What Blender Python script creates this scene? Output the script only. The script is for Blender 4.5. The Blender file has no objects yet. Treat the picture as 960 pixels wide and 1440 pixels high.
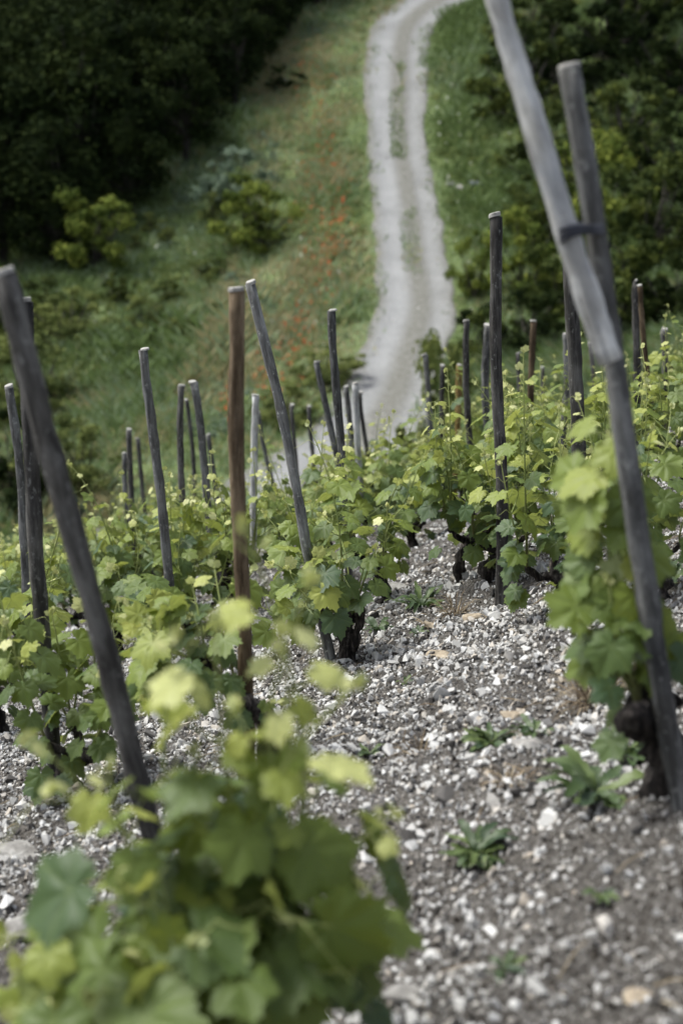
import bpy, bmesh, math, random
import numpy as np
from mathutils import Vector, Matrix, Quaternion

R = random.Random(11)
NR = np.random.default_rng(5)
rad = math.radians
PITCH = rad(20.0)
CP, SP = math.cos(PITCH), math.sin(PITCH)
F = 2000.0
EYE = np.array([0.0, 0.0, 1.35])
scene = bpy.context.scene
COL = scene.collection

# ------------------------------------------------------------------ frames
# the slope is described in the tilted frame of the steep hillside: x across, d along the view, u away from the slope
def W(x, d, u):
    x, d, u = np.asarray(x, float), np.asarray(d, float), np.asarray(u, float)
    return np.stack([x + EYE[0], d * CP + u * SP + EYE[1], -d * SP + u * CP + EYE[2]], -1)

def hash2(ix, iy, s):
    h = (ix.astype(np.int64) * 374761393 + iy.astype(np.int64) * 668265263 + s * 974711) & 0x7fffffff
    h = ((h ^ (h >> 13)) * 1274126177) & 0x7fffffff
    return ((h ^ (h >> 16)) & 0xffff) / 65535.0

def vnoise(x, y, s=0):
    x, y = np.asarray(x, float), np.asarray(y, float)
    ix, iy = np.floor(x), np.floor(y)
    fx, fy = x - ix, y - iy
    fx, fy = fx * fx * (3 - 2 * fx), fy * fy * (3 - 2 * fy)
    a, b = hash2(ix, iy, s), hash2(ix + 1, iy, s)
    c, d = hash2(ix, iy + 1, s), hash2(ix + 1, iy + 1, s)
    return (a * (1 - fx) + b * fx) * (1 - fy) + (c * (1 - fx) + d * fx) * fy - 0.5

def fbm(x, y, s=0, o=3):
    t, a = 0, 1.0
    for k in range(o):
        t = t + a * vnoise(x * 2 ** k + 17.3 * k, y * 2 ** k + 5.1 * k, s + k)
        a *= 0.5
    return t

def sstep(t):
    t = np.clip(t, 0, 1)
    return t * t * (3 - 2 * t)

# the track up the far hillside: (pixel column it was sighted at, distance)
TRACK = [(150, 34.0), (250, 34.8), (345, 36.0), (430, 38.0), (498, 41.0), (541, 45), (563, 49), (584, 54), (578, 59), (572, 64), (564, 68),
         (558, 72), (556, 79), (559, 85), (571, 88.4), (600, 91.0), (645, 93), (720, 95), (810, 97)]
TR = np.array([((p - 480) / F * d, d) for p, d in TRACK])
_pd = np.array([22, 30, 35, 37, 38.5, 45, 49, 54, 64, 72, 85, 91, 100, 130, 200.])
_pu = np.array([-1.0, -1.5, -1.0, .2, 1.2, 3.6, 5.4, 7.83, 13.4, 18.7, 28.05, 32.6, 40, 63, 112.])
_fd = np.arange(15, 220, 0.5)
_fu = np.interp(_fd, _pd, _pu)
_k = np.exp(-0.5 * (np.arange(-8, 9) / 2.2) ** 2); _k /= _k.sum()
_fu = np.convolve(np.pad(_fu, 8, mode='edge'), _k, 'valid')
_rd = TR[4:16, 1]; _rx = TR[4:16, 0]

def softpos(v, k):
    return 0.5 * (v + np.sqrt(v * v + k * k)) - 0.5 * k

def track_dist(x, d):
    x, d = np.asarray(x, float), np.asarray(d, float)
    best = np.full(x.shape, 1e9)
    for (ax, ad), (bx, bd) in zip(TR[:-1], TR[1:]):
        vx, vd = bx - ax, bd - ad
        t = np.clip(((x - ax) * vx + (d - ad) * vd) / (vx * vx + vd * vd), 0, 1)
        best = np.minimum(best, np.hypot(x - ax - t * vx, d - ad - t * vd))
    return best

def H(x, d, fine=True):
    x, d = np.asarray(x, float), np.asarray(d, float)
    dc = np.clip(d, -8, 30)
    lat = (.31 * x + .06 * np.sqrt(x * x + .08)) * (1 - .38 * sstep((dc - 8) / 11) * (x > 0))
    near = -(1.30 - lat - .116 * dc + .0055 * np.maximum(dc - 4, 0) ** 2)
    if fine:
        amp = 1 - sstep((d - 14) / 8)
        near = near + amp * (.085 * fbm(x * 1.3, d * 1.3, 3, 2) + .062 * fbm(x * 4.2, d * 4.2, 7, 2) + .034 * fbm(x * 13, d * 13, 9, 2))
    base = np.interp(d, _fd, _fu)
    s = x - np.interp(d, _rd, _rx)
    ramp = sstep((d - 36) / 7)
    L = softpos(-s - 2.2, 1.2); Rr = softpos(s - 4.2, 1.5)
    lat2 = -.25 * np.minimum(L, 20 + 0 * L) + .30 * np.minimum(Rr, 26) + .10 * softpos(L - 24, 2)
    bump = 1.1 * fbm(x * .16, d * .16, 21, 3) + .35 * fbm(x * .7, d * .7, 31, 2)
    far = base + ramp * lat2 + bump * sstep((np.abs(s) - 2.0) / 4) * ramp
    w = sstep((d - 20) / 9)
    return near * (1 - w) + far * w

def G(x, d, up=0.0, fine=True):
    p = W(x, d, H(x, d, fine))
    return p + np.array([0, 0, up])

def sight(px, py, lo=.8, hi=150.):
    """where a line of sight from the viewpoint meets the ground: (x, d)"""
    ds = np.arange(lo, hi, .05)
    xs = (px - 480) / F * ds
    ok = np.nonzero(H(xs, ds, False) >= (720 - py) / F * ds)[0]
    d = ds[ok[0]] if len(ok) else hi
    return (px - 480) / F * d, d

# ------------------------------------------------------------------ objects
def tag(o, label=None, cat=None, group=None, kind=None):
    if label: o['label'] = label
    if cat: o['category'] = cat
    if group: o['group'] = group
    if kind: o['kind'] = kind
    return o

def empty(name, loc, rz=0, label=None, cat=None, group=None):
    o = bpy.data.objects.new(name, None); COL.objects.link(o)
    o.empty_display_size = .1
    o.location = Vector(loc); o.rotation_euler = (0, 0, rz)
    return tag(o, label, cat, group)

def link(name, mesh, parent=None):
    o = bpy.data.objects.new(name, mesh); COL.objects.link(o)
    if parent: o.parent = parent
    return o

def copy_tree(o, parent=None):
    c = o.copy(); COL.objects.link(c); c.parent = parent
    for ch in o.children: copy_tree(ch, c)
    return c

class MB:
    """collects pieces with per-point attributes; builds ONE mesh"""
    def __init__(s): s.v, s.f, s.n, s.a = [], [], 0, []
    def add(s, v, f, **attr):
        v = np.asarray(v, float)
        s.v.append(v)
        f = np.asarray(f, np.int64)
        s.f.append(f + s.n); s.n += len(v); s.a.append((len(v), attr))
    def mesh(s, name, mat, smooth=False):
        me = bpy.data.meshes.new(name)
        v = np.concatenate(s.v)
        me.vertices.add(len(v)); me.vertices.foreach_set('co', v.ravel())
        loops, starts, tot = [], [], 0
        for f in s.f:
            if not len(f): continue
            loops.append(f.ravel()); starts.append(np.arange(len(f)) * f.shape[1] + tot); tot += f.size
        loops = np.concatenate(loops).astype(np.int32); starts = np.concatenate(starts).astype(np.int32)
        me.loops.add(len(loops)); me.loops.foreach_set('vertex_index', loops)
        me.polygons.add(len(starts)); me.polygons.foreach_set('loop_start', starts)
        me.update(calc_edges=True); me.validate()
        keys = set(k for _, a in s.a for k in a)
        for k in keys:
            arr = np.concatenate([np.broadcast_to(np.asarray(a.get(k, 0.0), float), (n,)) for n, a in s.a])
            me.attributes.new(k, 'FLOAT', 'POINT').data.foreach_set('value', arr.astype(np.float32))
        me.shade_smooth() if smooth else me.shade_flat()
        for m in (mat if isinstance(mat, (list, tuple)) else [mat]): me.materials.append(m)
        return me

def tube(path, radii, sides=8, wob=0.0, seed=0, cap=True):
    P = np.asarray(path, float); n = len(P)
    T = np.gradient(P, axis=0); T /= np.linalg.norm(T, axis=1)[:, None] + 1e-9
    ref = np.array([0, 0, 1.]) if abs(T[0][2]) < .9 else np.array([1., 0, 0])
    rr = np.random.default_rng(seed)
    out = []; u = np.cross(T[0], ref); u /= np.linalg.norm(u)
    for i in range(n):
        u = u - T[i] * np.dot(u, T[i]); u /= np.linalg.norm(u) + 1e-9
        w = np.cross(T[i], u)
        a = np.linspace(0, 2 * np.pi, sides, endpoint=False)
        r = radii[i] * (1 + wob * rr.uniform(-1, 1, sides))
        out.append(P[i] + (np.cos(a) * r)[:, None] * u + (np.sin(a) * r)[:, None] * w)
    v = np.concatenate(out)
    f = []
    for i in range(n - 1):
        for j in range(sides):
            k = (j + 1) % sides
            f.append((i * sides + j, i * sides + k, (i + 1) * sides + k, (i + 1) * sides + j))
    f = np.array(f)
    if cap:
        v = np.concatenate([v, P[:1], P[-1:]])
        c0, c1 = n * sides, n * sides + 1
        e = []
        for j in range(sides):
            k = (j + 1) % sides
            e.append((k, j, c0, c0)); e.append(((n - 1) * sides + j, (n - 1) * sides + k, c1, c1))
        return v, f, np.array(e)[:, :3]
    return v, f, None

def add_tube(mb, path, radii, sides=8, wob=0., seed=0, **attr):
    v, f, c = tube(path, radii, sides, wob, seed)
    tri = np.concatenate([np.concatenate([f[:, [0, 1, 2]], f[:, [0, 2, 3]]]), c])
    mb.add(v, tri, **attr)

# ------------------------------------------------------------------ materials
def new_mat(name):
    m = bpy.data.materials.new(name); m.use_nodes = True
    nt = m.node_tree; nt.nodes.clear()
    return m, nt

def N(nt, t, **kw):
    n = nt.nodes.new('ShaderNode' + t)
    for k, v in kw.items():
        if k.startswith('_'): setattr(n, k[1:], v)
        else: n.inputs[k.replace('_', ' ')].default_value = v
    return n

def ramp(nt, stops, fac=None, interp='LINEAR'):
    n = nt.nodes.new('ShaderNodeValToRGB'); cr = n.color_ramp; cr.interpolation = interp
    while len(cr.elements) > 1: cr.elements.remove(cr.elements[-1])
    cr.elements[0].position = stops[0][0]; cr.elements[0].color = (*stops[0][1], 1)
    for p, c in stops[1:]:
        e = cr.elements.new(p); e.color = (*c, 1)
    if fac is not None: nt.links.new(fac, n.inputs[0])
    return n

def mixc(nt, fac, a, b, mode='MIX'):
    n = nt.nodes.new('ShaderNodeMix'); n.data_type = 'RGBA'; n.blend_type = mode
    for i, v in ((0, fac), (6, a), (7, b)):
        if isinstance(v, (int, float)): n.inputs[i].default_value = v
        elif isinstance(v, tuple): n.inputs[i].default_value = (*v, 1)
        else: nt.links.new(v, n.inputs[i])
    return n.outputs[2]

def mathn(nt, op, a, b=0.0, clamp=False):
    n = nt.nodes.new('ShaderNodeMath'); n.operation = op; n.use_clamp = clamp
    for i, v in ((0, a), (1, b)):
        if isinstance(v, (int, float)): n.inputs[i].default_value = v
        else: nt.links.new(v, n.inputs[i])
    return n.outputs[0]

def noise(nt, scale, coord=None, detail=3, rough=.55):
    n = N(nt, 'TexNoise'); n.inputs['Scale'].default_value = scale; n.inputs['Detail'].default_value = detail
    n.inputs['Roughness'].default_value = rough
    if coord is not None: nt.links.new(coord, n.inputs['Vector'])
    return n.outputs[0]

def coords(nt, kind='Object', scale=None):
    t = nt.nodes.new('ShaderNodeTexCoord').outputs[kind]
    if scale:
        m = nt.nodes.new('ShaderNodeMapping'); m.inputs['Scale'].default_value = scale
        nt.links.new(t, m.inputs['Vector']); return m.outputs[0]
    return t

def finish(nt, col, rough=.8, bump=None, bstr=.3, bdist=.01, spec=.3, translucent=0., tcol=None):
    p = N(nt, 'BsdfPrincipled'); nt.links.new(col, p.inputs['Base Color'])
    if isinstance(rough, (int, float)): p.inputs['Roughness'].default_value = rough
    else: nt.links.new(rough, p.inputs['Roughness'])
    p.inputs['Specular IOR Level'].default_value = spec
    if bump is not None:
        b = N(nt, 'Bump'); b.inputs['Strength'].default_value = bstr; b.inputs['Distance'].default_value = bdist
        nt.links.new(bump, b.inputs['Height']); nt.links.new(b.outputs[0], p.inputs['Normal'])
    o = nt.nodes.new('ShaderNodeOutputMaterial')
    if translucent > 0:
        t = N(nt, 'BsdfTranslucent'); nt.links.new(tcol if tcol is not None else col, t.inputs['Color'])
        mx = N(nt, 'MixShader'); mx.inputs[0].default_value = translucent
        nt.links.new(p.outputs[0], mx.inputs[1]); nt.links.new(t.outputs[0], mx.inputs[2])
        nt.links.new(mx.outputs[0], o.inputs[0])
    else: nt.links.new(p.outputs[0], o.inputs[0])

def attr(nt, name):
    a = nt.nodes.new('ShaderNodeAttribute'); a.attribute_name = name
    return a.outputs['Fac']

def island(nt):
    return nt.nodes.new('ShaderNodeNewGeometry').outputs['Random Per Island']

def mat_wood(name, dark, mid, light, flecks=(.5, .5, .47), fleck_amt=.35):
    m, nt = new_mat(name)
    inf = nt.nodes.new('ShaderNodeObjectInfo').outputs['Random']
    g = noise(nt, 1.0, coords(nt, 'Object', (42, 42, 4)), 6, .7)
    big = noise(nt, 1.0, coords(nt, 'Object', (9, 9, 4)), 3)
    gg = mathn(nt, 'ADD', mathn(nt, 'MULTIPLY', g, .65), mathn(nt, 'MULTIPLY', big, .45))
    gg = mathn(nt, 'ADD', gg, mathn(nt, 'MULTIPLY', mathn(nt, 'SUBTRACT', inf, .5), .10))
    c = ramp(nt, [(.40, dark), (.54, mid), (.67, light)], gg).outputs[0]
    pt = ramp(nt, [(.42, (.55, .53, .50)), (.58, (1, 1, 1))], noise(nt, 1.0, coords(nt, 'Object', (16, 16, 6)), 4, .65)).outputs[0]
    c = mixc(nt, .8, c, pt, 'MULTIPLY')
    fl = noise(nt, 1.0, coords(nt, 'Object', (60, 60, 35)), 4, .7)
    fm = ramp(nt, [(.58, (0, 0, 0)), (.68, (1, 1, 1))], fl).outputs[0]
    c = mixc(nt, mathn(nt, 'MULTIPLY', fm, fleck_amt), c, flecks)
    cr = noise(nt, 1.0, coords(nt, 'Object', (65, 65, 2.2)), 4, .65)
    cm = ramp(nt, [(.33, (1, 1, 1)), (.40, (0, 0, 0))], cr).outputs[0]
    c = mixc(nt, mathn(nt, 'MULTIPLY', cm, .75), c, (.012, .011, .011))
    finish(nt, c, .88, gg, 1.0, .010, .15)
    return m

M = {}
M['wood_grey'] = mat_wood('weathered_grey_wood', (.026, .026, .0265), (.092, .092, .090), (.20, .198, .19))
M['wood_dark'] = mat_wood('dark_weathered_wood', (.014, .0133, .0128), (.056, .053, .050), (.145, .138, .128), fleck_amt=.25)
M['wood_brown'] = mat_wood('brown_weathered_wood', (.020, .014, .008), (.085, .059, .035), (.20, .15, .098), (.25, .2, .15), .2)
M['wood_pale'] = mat_wood('silvery_pale_wood', (.25, .255, .26), (.46, .46, .455), (.66, .65, .61), (.75, .70, .60), .35)
M['wood_lichen'] = mat_wood('lichen_grey_wood', (.030, .03, .032), (.125, .125, .122), (.27, .27, .26), (.52, .53, .47), .7)
M['wood_yellow'] = mat_wood('yellow_new_wood', (.07, .045, .015), (.19, .125, .045), (.30, .21, .09), (.3, .25, .12), .2)

m, nt = new_mat('cut_end_grain'); M['cut'] = m
finish(nt, ramp(nt, [(.3, (.20, .19, .17)), (.7, (.44, .42, .385))], noise(nt, 60, coords(nt))).outputs[0], .8)

m, nt = new_mat('vine_bark'); M['bark'] = m
g = noise(nt, 1, coords(nt, 'Object', (55, 55, 14)), 5, .7)
finish(nt, ramp(nt, [(.38, (.006, .005, .005)), (.52, (.028, .023, .020)), (.68, (.11, .095, .085))], g).outputs[0], .9, g, 1., .012, .2)

m, nt = new_mat('green_shoot'); M['shoot'] = m
finish(nt, ramp(nt, [(0, (.10, .10, .03)), (.5, (.16, .20, .05)), (1, (.33, .36, .12))], attr(nt, 'age')).outputs[0], .55, spec=.4)

m, nt = new_mat('vine_leaf'); M['leaf'] = m
geo = nt.nodes.new('ShaderNodeNewGeometry')
oi = nt.nodes.new('ShaderNodeObjectInfo').outputs['Random']
age = mathn(nt, 'ADD', attr(nt, 'age'), mathn(nt, 'MULTIPLY', mathn(nt, 'SUBTRACT', oi, .5), .12))
c = ramp(nt, [(0, (.042, .082, .040)), (.22, (.078, .122, .032)), (.5, (.165, .215, .036)), (.75, (.34, .365, .08)), (1, (.62, .62, .30))], age).outputs[0]
v = mathn(nt, 'POWER', attr(nt, 'vein'), 6.0)
c = mixc(nt, mathn(nt, 'MULTIPLY', v, .35), c, (.30, .36, .12))
mott = noise(nt, 45, coords(nt), 4, .6)
c = mixc(nt, mathn(nt, 'MULTIPLY', mott, .35), c, mixc(nt, .45, c, (.02, .05, .012)))
und = mixc(nt, .38, c, (.26, .33, .20))
c = mixc(nt, geo.outputs['Backfacing'], c, und)
tc = mixc(nt, .5, c, (.40, .42, .03))
finish(nt, c, .52, mott, .25, .004, .35, .34, tc)

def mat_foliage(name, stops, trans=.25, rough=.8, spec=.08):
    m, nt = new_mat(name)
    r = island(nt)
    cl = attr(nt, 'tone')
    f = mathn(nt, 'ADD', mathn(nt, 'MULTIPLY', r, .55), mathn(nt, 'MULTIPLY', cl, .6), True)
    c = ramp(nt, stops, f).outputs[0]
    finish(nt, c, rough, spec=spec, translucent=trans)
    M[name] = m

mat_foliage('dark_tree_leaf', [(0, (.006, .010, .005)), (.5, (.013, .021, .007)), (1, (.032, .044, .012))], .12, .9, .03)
mat_foliage('olive_leaf', [(0, (0.042, 0.059, 0.020)), (.5, (0.116, 0.141, 0.042)), (1, (0.226, 0.253, 0.077))])
mat_foliage('bush_leaf', [(0, (.014, .024, .009)), (.5, (.046, .064, .016)), (1, (.125, .147, .030))])
mat_foliage('bright_bush_leaf', [(0, (0.032, 0.052, 0.013)), (.5, (0.104, 0.139, 0.026)), (1, (0.232, 0.261, 0.051))])
mat_foliage('blue_bush_leaf', [(0, (0.041, 0.064, 0.041)), (.5, (0.117, 0.162, 0.107)), (1, (0.243, 0.301, 0.214))])
mat_foliage('grass_blade', [(0, (0.070, 0.098, 0.034)), (.28, (0.120, 0.172, 0.055)), (.48, (0.172, 0.234, 0.092)), (.66, (0.246, 0.314, 0.192)), (.80, (0.269, 0.253, 0.115)), (1, (0.353, 0.300, 0.169))], .25)
mat_foliage('weed_leaf', [(0, (.024, .046, .020)), (.5, (.052, .085, .026)), (1, (.12, .16, .045))], .25, .5, .4)
mat_foliage('dry_straw', [(0, (.06, .045, .032)), (.5, (.16, .12, .08)), (1, (.34, .28, .19))], .1)
mat_foliage('poppy_petal', [(0, (.28, .075, .028)), (.5, (.42, .105, .040)), (1, (.50, .16, .065))], .3)
mat_foliage('white_petal', [(0, (.5, .5, .42)), (1, (.7, .7, .62))], .3)

m, nt = new_mat('gravel_stone'); M['gravel'] = m
r = island(nt)
c = ramp(nt, [(0, (.045, .041, .037)), (.16, (.13, .122, .114)), (.26, (.37, .36, .345)), (.52, (.52, .508, .486)), (.68, (.42, .365, .30)), (.73, (.52, .51, .49)), (1, (.68, .67, .65))], r).outputs[0]
sp = noise(nt, 120, coords(nt), 4, .7)
c = mixc(nt, mathn(nt, 'MULTIPLY', sp, .55), c, mixc(nt, .6, c, (.06, .052, .047)))
finish(nt, c, .85, sp, .4, .004, .25)

def mat_rock(name, a, b, c_):
    m, nt = new_mat(name)
    n1 = noise(nt, 14, coords(nt), 6, .65)
    col = ramp(nt, [(.3, a), (.5, b), (.7, c_)], n1).outputs[0]
    finish(nt, col, .85, n1, .7, .02, .25)
    M[name] = m
mat_rock('pale_rock', (.12, .11, .097), (.25, .238, .22), (.42, .405, .38))
mat_rock('tan_rock', (.15, .118, .082), (.34, .28, .205), (.50, .44, .35))
mat_rock('blue_rock', (.12, .13, .15), (.24, .26, .29), (.38, .40, .43))

m, nt = new_mat('vineyard_soil'); M['soil'] = m
co = coords(nt)
n1 = noise(nt, 1.1, co, 4); n2 = noise(nt, 38, co, 6, .7); n3 = noise(nt, 9, co, 4)
c = ramp(nt, [(.35, (.030, .025, .020)), (.55, (.075, .065, .054)), (.75, (.15, .135, .115))], mathn(nt, 'ADD', mathn(nt, 'MULTIPLY', n1, .4), mathn(nt, 'MULTIPLY', n3, .6))).outputs[0]
vo = nt.nodes.new('ShaderNodeTexVoronoi'); vo.inputs['Scale'].default_value = 95; nt.links.new(co, vo.inputs['Vector'])
vr = ramp(nt, [(0, (.05, .045, .04)), (.5, (.16, .15, .14)), (1, (.42, .40, .38))], vo.outputs['Color']).outputs[0]
c = mixc(nt, mathn(nt, 'MULTIPLY', n2, .75), c, vr)
h = mathn(nt, 'SUBTRACT', n2, mathn(nt, 'MULTIPLY', vo.outputs['Distance'], .8))
finish(nt, c, .92, h, 1., .02, .15)

m, nt = new_mat('hillside_turf'); M['turf'] = m
co = coords(nt)
n1 = noise(nt, .22, co, 4); n2 = noise(nt, 2.2, co, 5, .65)
c = ramp(nt, [(.30, (0.059, 0.077, 0.028)), (.48, (0.100, 0.131, 0.046)), (.6, (0.131, 0.169, 0.080)), (.75, (0.185, 0.172, 0.101))], mathn(nt, 'ADD', mathn(nt, 'MULTIPLY', n1, .55), mathn(nt, 'MULTIPLY', n2, .45))).outputs[0]
finish(nt, c, .95, n2, .8, .2, .1)

m, nt = new_mat('gravel_track'); M['track'] = m
co = coords(nt)
n1 = noise(nt, .5, co, 4); n2 = noise(nt, 7, co, 6, .75); n3 = noise(nt, 30, co, 4, .7)
w = attr(nt, 'wheel')
c = ramp(nt, [(.3, (.150, .150, .148)), (.5, (.222, .222, .219)), (.72, (.30, .30, .297))], mathn(nt, 'ADD', mathn(nt, 'MULTIPLY', n1, .45), mathn(nt, 'MULTIPLY', n2, .55))).outputs[0]
c2 = ramp(nt, [(.35, (.095, .093, .072)), (.55, (.165, .16, .143)), (.72, (.27, .265, .253))], n2).outputs[0]
c = mixc(nt, w, c2, c)
c = mixc(nt, ramp(nt, [(.62, (0, 0, 0)), (.70, (1, 1, 1))], n3).outputs[0], c, (.40, .395, .385))
finish(nt, c, .95, n2, .6, .06, .1)

m, nt = new_mat('tree_bark'); M['tree_bark'] = m
g = noise(nt, 1, coords(nt, 'Object', (9, 9, 2)), 4)
finish(nt, ramp(nt, [(.3, (.018, .015, .012)), (.7, (.075, .065, .055))], g).outputs[0], .9, g, .6, .05)
m, nt = new_mat('tie_band'); M['tie'] = m
finish(nt, ramp(nt, [(.3, (.018, .019, .024)), (.7, (.06, .062, .075))], noise(nt, 40, coords(nt))).outputs[0], .6)

# ------------------------------------------------------------------ ground
rows = np.concatenate([np.arange(-6, 1, .25), np.arange(1, 9, .028), np.arange(9, 22, .085), np.arange(22, 100, .5), np.arange(100, 190, 3.)])
t = np.linspace(-1, 1, 261); tt = np.sign(t) * (.35 * np.abs(t) + .65 * np.abs(t) ** 2.2)
DD = np.repeat(rows[:, None], len(t), 1)
XX = tt[None, :] * (3.2 + .62 * np.abs(rows))[:, None]
pts = W(XX, DD, H(XX, DD)).reshape(-1, 3)
nr, nc = DD.shape
ii = np.arange(nr * nc).reshape(nr, nc)
q = np.stack([ii[:-1, :-1], ii[:-1, 1:], ii[1:, 1:], ii[1:, :-1]], -1).reshape(-1, 4)
mb = MB(); mb.add(pts, q)
me = mb.mesh('ground', [M['soil'], M['turf']], True)
midx = np.repeat(((rows[:-1] > 22.5)).astype(np.int32), nc - 1)
me.polygons.foreach_set('material_index', midx)
tag(link('ground', me), kind='structure')

# track
def spline(P, n):
    P = np.asarray(P, float); t = np.linspace(0, len(P) - 1, n); out = []
    for s in t:
        i = min(int(s), len(P) - 2); f = s - i
        p0, p1, p2, p3 = P[max(i - 1, 0)], P[i], P[i + 1], P[min(i + 2, len(P) - 1)]
        out.append(.5 * ((2 * p1) + (-p0 + p2) * f + (2 * p0 - 5 * p1 + 4 * p2 - p3) * f * f + (-p0 + 3 * p1 - 3 * p2 + p3) * f ** 3))
    return np.array(out)
TC = spline(TR, 460)
TT = np.gradient(TC, axis=0); TT /= np.linalg.norm(TT, axis=1)[:, None]
TN = np.stack([TT[:, 1], -TT[:, 0]], 1)
offs = np.linspace(-1, 1, 33)
hw = 1.58 + .36 * sstep((TC[:, 1] - 73) / 9) + .35 * (1 - sstep((TC[:, 1] - 38) / 10))
edge = .18 * fbm(np.arange(460) * .13, np.zeros(460), 41, 3)
gx = TC[:, 0:1] + TN[:, 0:1] * (offs[None] * (hw + edge)[:, None])
gd = TC[:, 1:2] + TN[:, 1:2] * (offs[None] * (hw + edge)[:, None])
hcen = H(TC[:, 0], TC[:, 1])
uu = np.maximum(H(gx, gd), H(gx, gd)) + .05 - .05 * np.exp(-((np.abs(offs) - .5) / .2) ** 2)[None] + .02 - .12 * (np.abs(offs) > .97)[None]
wheel = np.clip(np.exp(-((offs[None] + .47) / .36) ** 4) + np.exp(-((offs[None] - .62) / .27) ** 4) * .8, 0, 1) * np.ones_like(gx)
ii = np.arange(gx.size).reshape(gx.shape)
q = np.stack([ii[:-1, :-1], ii[:-1, 1:], ii[1:, 1:], ii[1:, :-1]], -1).reshape(-1, 4)
mb = MB(); mb.add(W(gx, gd, uu).reshape(-1, 3), q, wheel=wheel.ravel())
tag(link('gravel_track', mb.mesh('gravel_track', M['track'], True)), kind='structure')

# ------------------------------------------------------------------ gravel: loose stones nobody could count
def hull(seed, n=9, flat=.7, jitter=.25):
    r = np.random.default_rng(seed)
    p = r.normal(size=(n, 3)); p /= np.linalg.norm(p, axis=1)[:, None]
    p *= r.uniform(1 - jitter, 1, (n, 1)); p *= np.array([1, r.uniform(.6, .95), flat * r.uniform(.7, 1.1)])
    bm = bmesh.new()
    for c in p: bm.verts.new(c)
    bmesh.ops.convex_hull(bm, input=bm.verts)
    bmesh.ops.triangulate(bm, faces=bm.faces)
    bm.verts.index_update()
    loose = [v for v in bm.verts if not v.link_faces]
    bmesh.ops.delete(bm, geom=loose, context='VERTS')
    bm.verts.index_update(); bm.verts.ensure_lookup_table()
    v = np.array([x.co[:] for x in bm.verts]); f = np.array([[x.index for x in fc.verts] for fc in bm.faces])
    bm.free(); return v, f

def rand_rot(n, r):
    q = r.normal(size=(n, 4)); q /= np.linalg.norm(q, axis=1)[:, None]
    w, x, y, z = q.T
    return np.stack([np.stack([1 - 2 * (y * y + z * z), 2 * (x * y - z * w), 2 * (x * z + y * w)], -1),
                     np.stack([2 * (x * y + z * w), 1 - 2 * (x * x + z * z), 2 * (y * z - x * w)], -1),
                     np.stack([2 * (x * z - y * w), 2 * (y * z + x * w), 1 - 2 * (x * x + y * y)], -1)], -2)

shapes = [hull(100 + k, 8 + k % 4) for k in range(14)]
def scatter_stones(mb, n, dlo, dhi, slo, shi, power, sink, patch):
    d = np.sqrt(NR.uniform(dlo ** 2, dhi ** 2, n)); x = NR.uniform(-1, 1, n) * (.30 * d + .45)
    keep = NR.uniform(0, 1, n) < np.clip(1.0 + patch * (fbm(x * 1.6, d * 1.6, 55, 3) - .05) * 3.2, .12, 1)
    keep &= NR.uniform(0, 1, len(x)) < (.26 + .74 * sstep((d - .30 * x - 2.25) / 1.5 + 1.1 * fbm(x * 1.1, d * 1.1, 57, 2)))  # thinned towards near right: barer dark soil, plus lens corner darkening imitated
    d, x = d[keep], x[keep]; n = len(d)
    s = slo + (shi - slo) * NR.uniform(0, 1, n) ** power
    p = W(x, d, H(x, d)); p[:, 2] += s * sink
    which = NR.integers(0, len(shapes), n); rot = rand_rot(n, NR)
    for k, (v, f) in enumerate(shapes):
        m_ = which == k; c = m_.sum()
        if not c: continue
        vv = np.einsum('nij,vj->nvi', rot[m_], v) * s[m_][:, None, None] + p[m_][:, None, :]
        ff = (f[None] + (np.arange(c) * len(v))[:, None, None]).reshape(-1, 3)
        mb.add(vv.reshape(-1, 3), ff)
mb = MB()
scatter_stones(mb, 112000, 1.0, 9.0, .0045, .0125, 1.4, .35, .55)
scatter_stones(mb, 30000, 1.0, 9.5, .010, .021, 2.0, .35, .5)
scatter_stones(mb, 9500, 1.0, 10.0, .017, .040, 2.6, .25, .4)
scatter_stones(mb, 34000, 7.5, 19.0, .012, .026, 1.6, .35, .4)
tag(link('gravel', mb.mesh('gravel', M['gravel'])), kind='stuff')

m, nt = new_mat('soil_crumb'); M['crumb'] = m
c = ramp(nt, [(0, (.018, .015, .012)), (.35, (.05, .042, .035)), (.62, (.10, .09, .08)), (.8, (.24, .225, .205)), (1, (.50, .48, .45))], island(nt)).outputs[0]  # soil and grit mix, toned darker to carry painted corner dimming too
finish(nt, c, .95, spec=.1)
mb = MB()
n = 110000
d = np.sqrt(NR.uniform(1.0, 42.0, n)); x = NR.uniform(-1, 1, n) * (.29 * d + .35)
kk = NR.uniform(0, 1, n) < 1.15 - sstep((d - .3 * x - 1.9) / 1.8)  # crumbs gather near right, where the corner dimming is worked into the ground
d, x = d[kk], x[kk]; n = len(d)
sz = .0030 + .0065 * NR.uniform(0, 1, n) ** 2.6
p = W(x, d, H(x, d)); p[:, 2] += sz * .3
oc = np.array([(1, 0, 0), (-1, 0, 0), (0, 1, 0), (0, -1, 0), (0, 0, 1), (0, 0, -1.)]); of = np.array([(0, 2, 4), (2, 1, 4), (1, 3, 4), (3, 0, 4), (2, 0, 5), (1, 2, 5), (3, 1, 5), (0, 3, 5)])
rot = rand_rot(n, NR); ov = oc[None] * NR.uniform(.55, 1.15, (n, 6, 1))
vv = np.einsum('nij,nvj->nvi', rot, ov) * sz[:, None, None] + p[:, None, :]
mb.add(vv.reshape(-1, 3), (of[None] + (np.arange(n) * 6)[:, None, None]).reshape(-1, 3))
tag(link('dimmed_soil_crumbs', mb.mesh('dimmed_soil_crumbs', M['crumb'])), kind='stuff')

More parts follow.
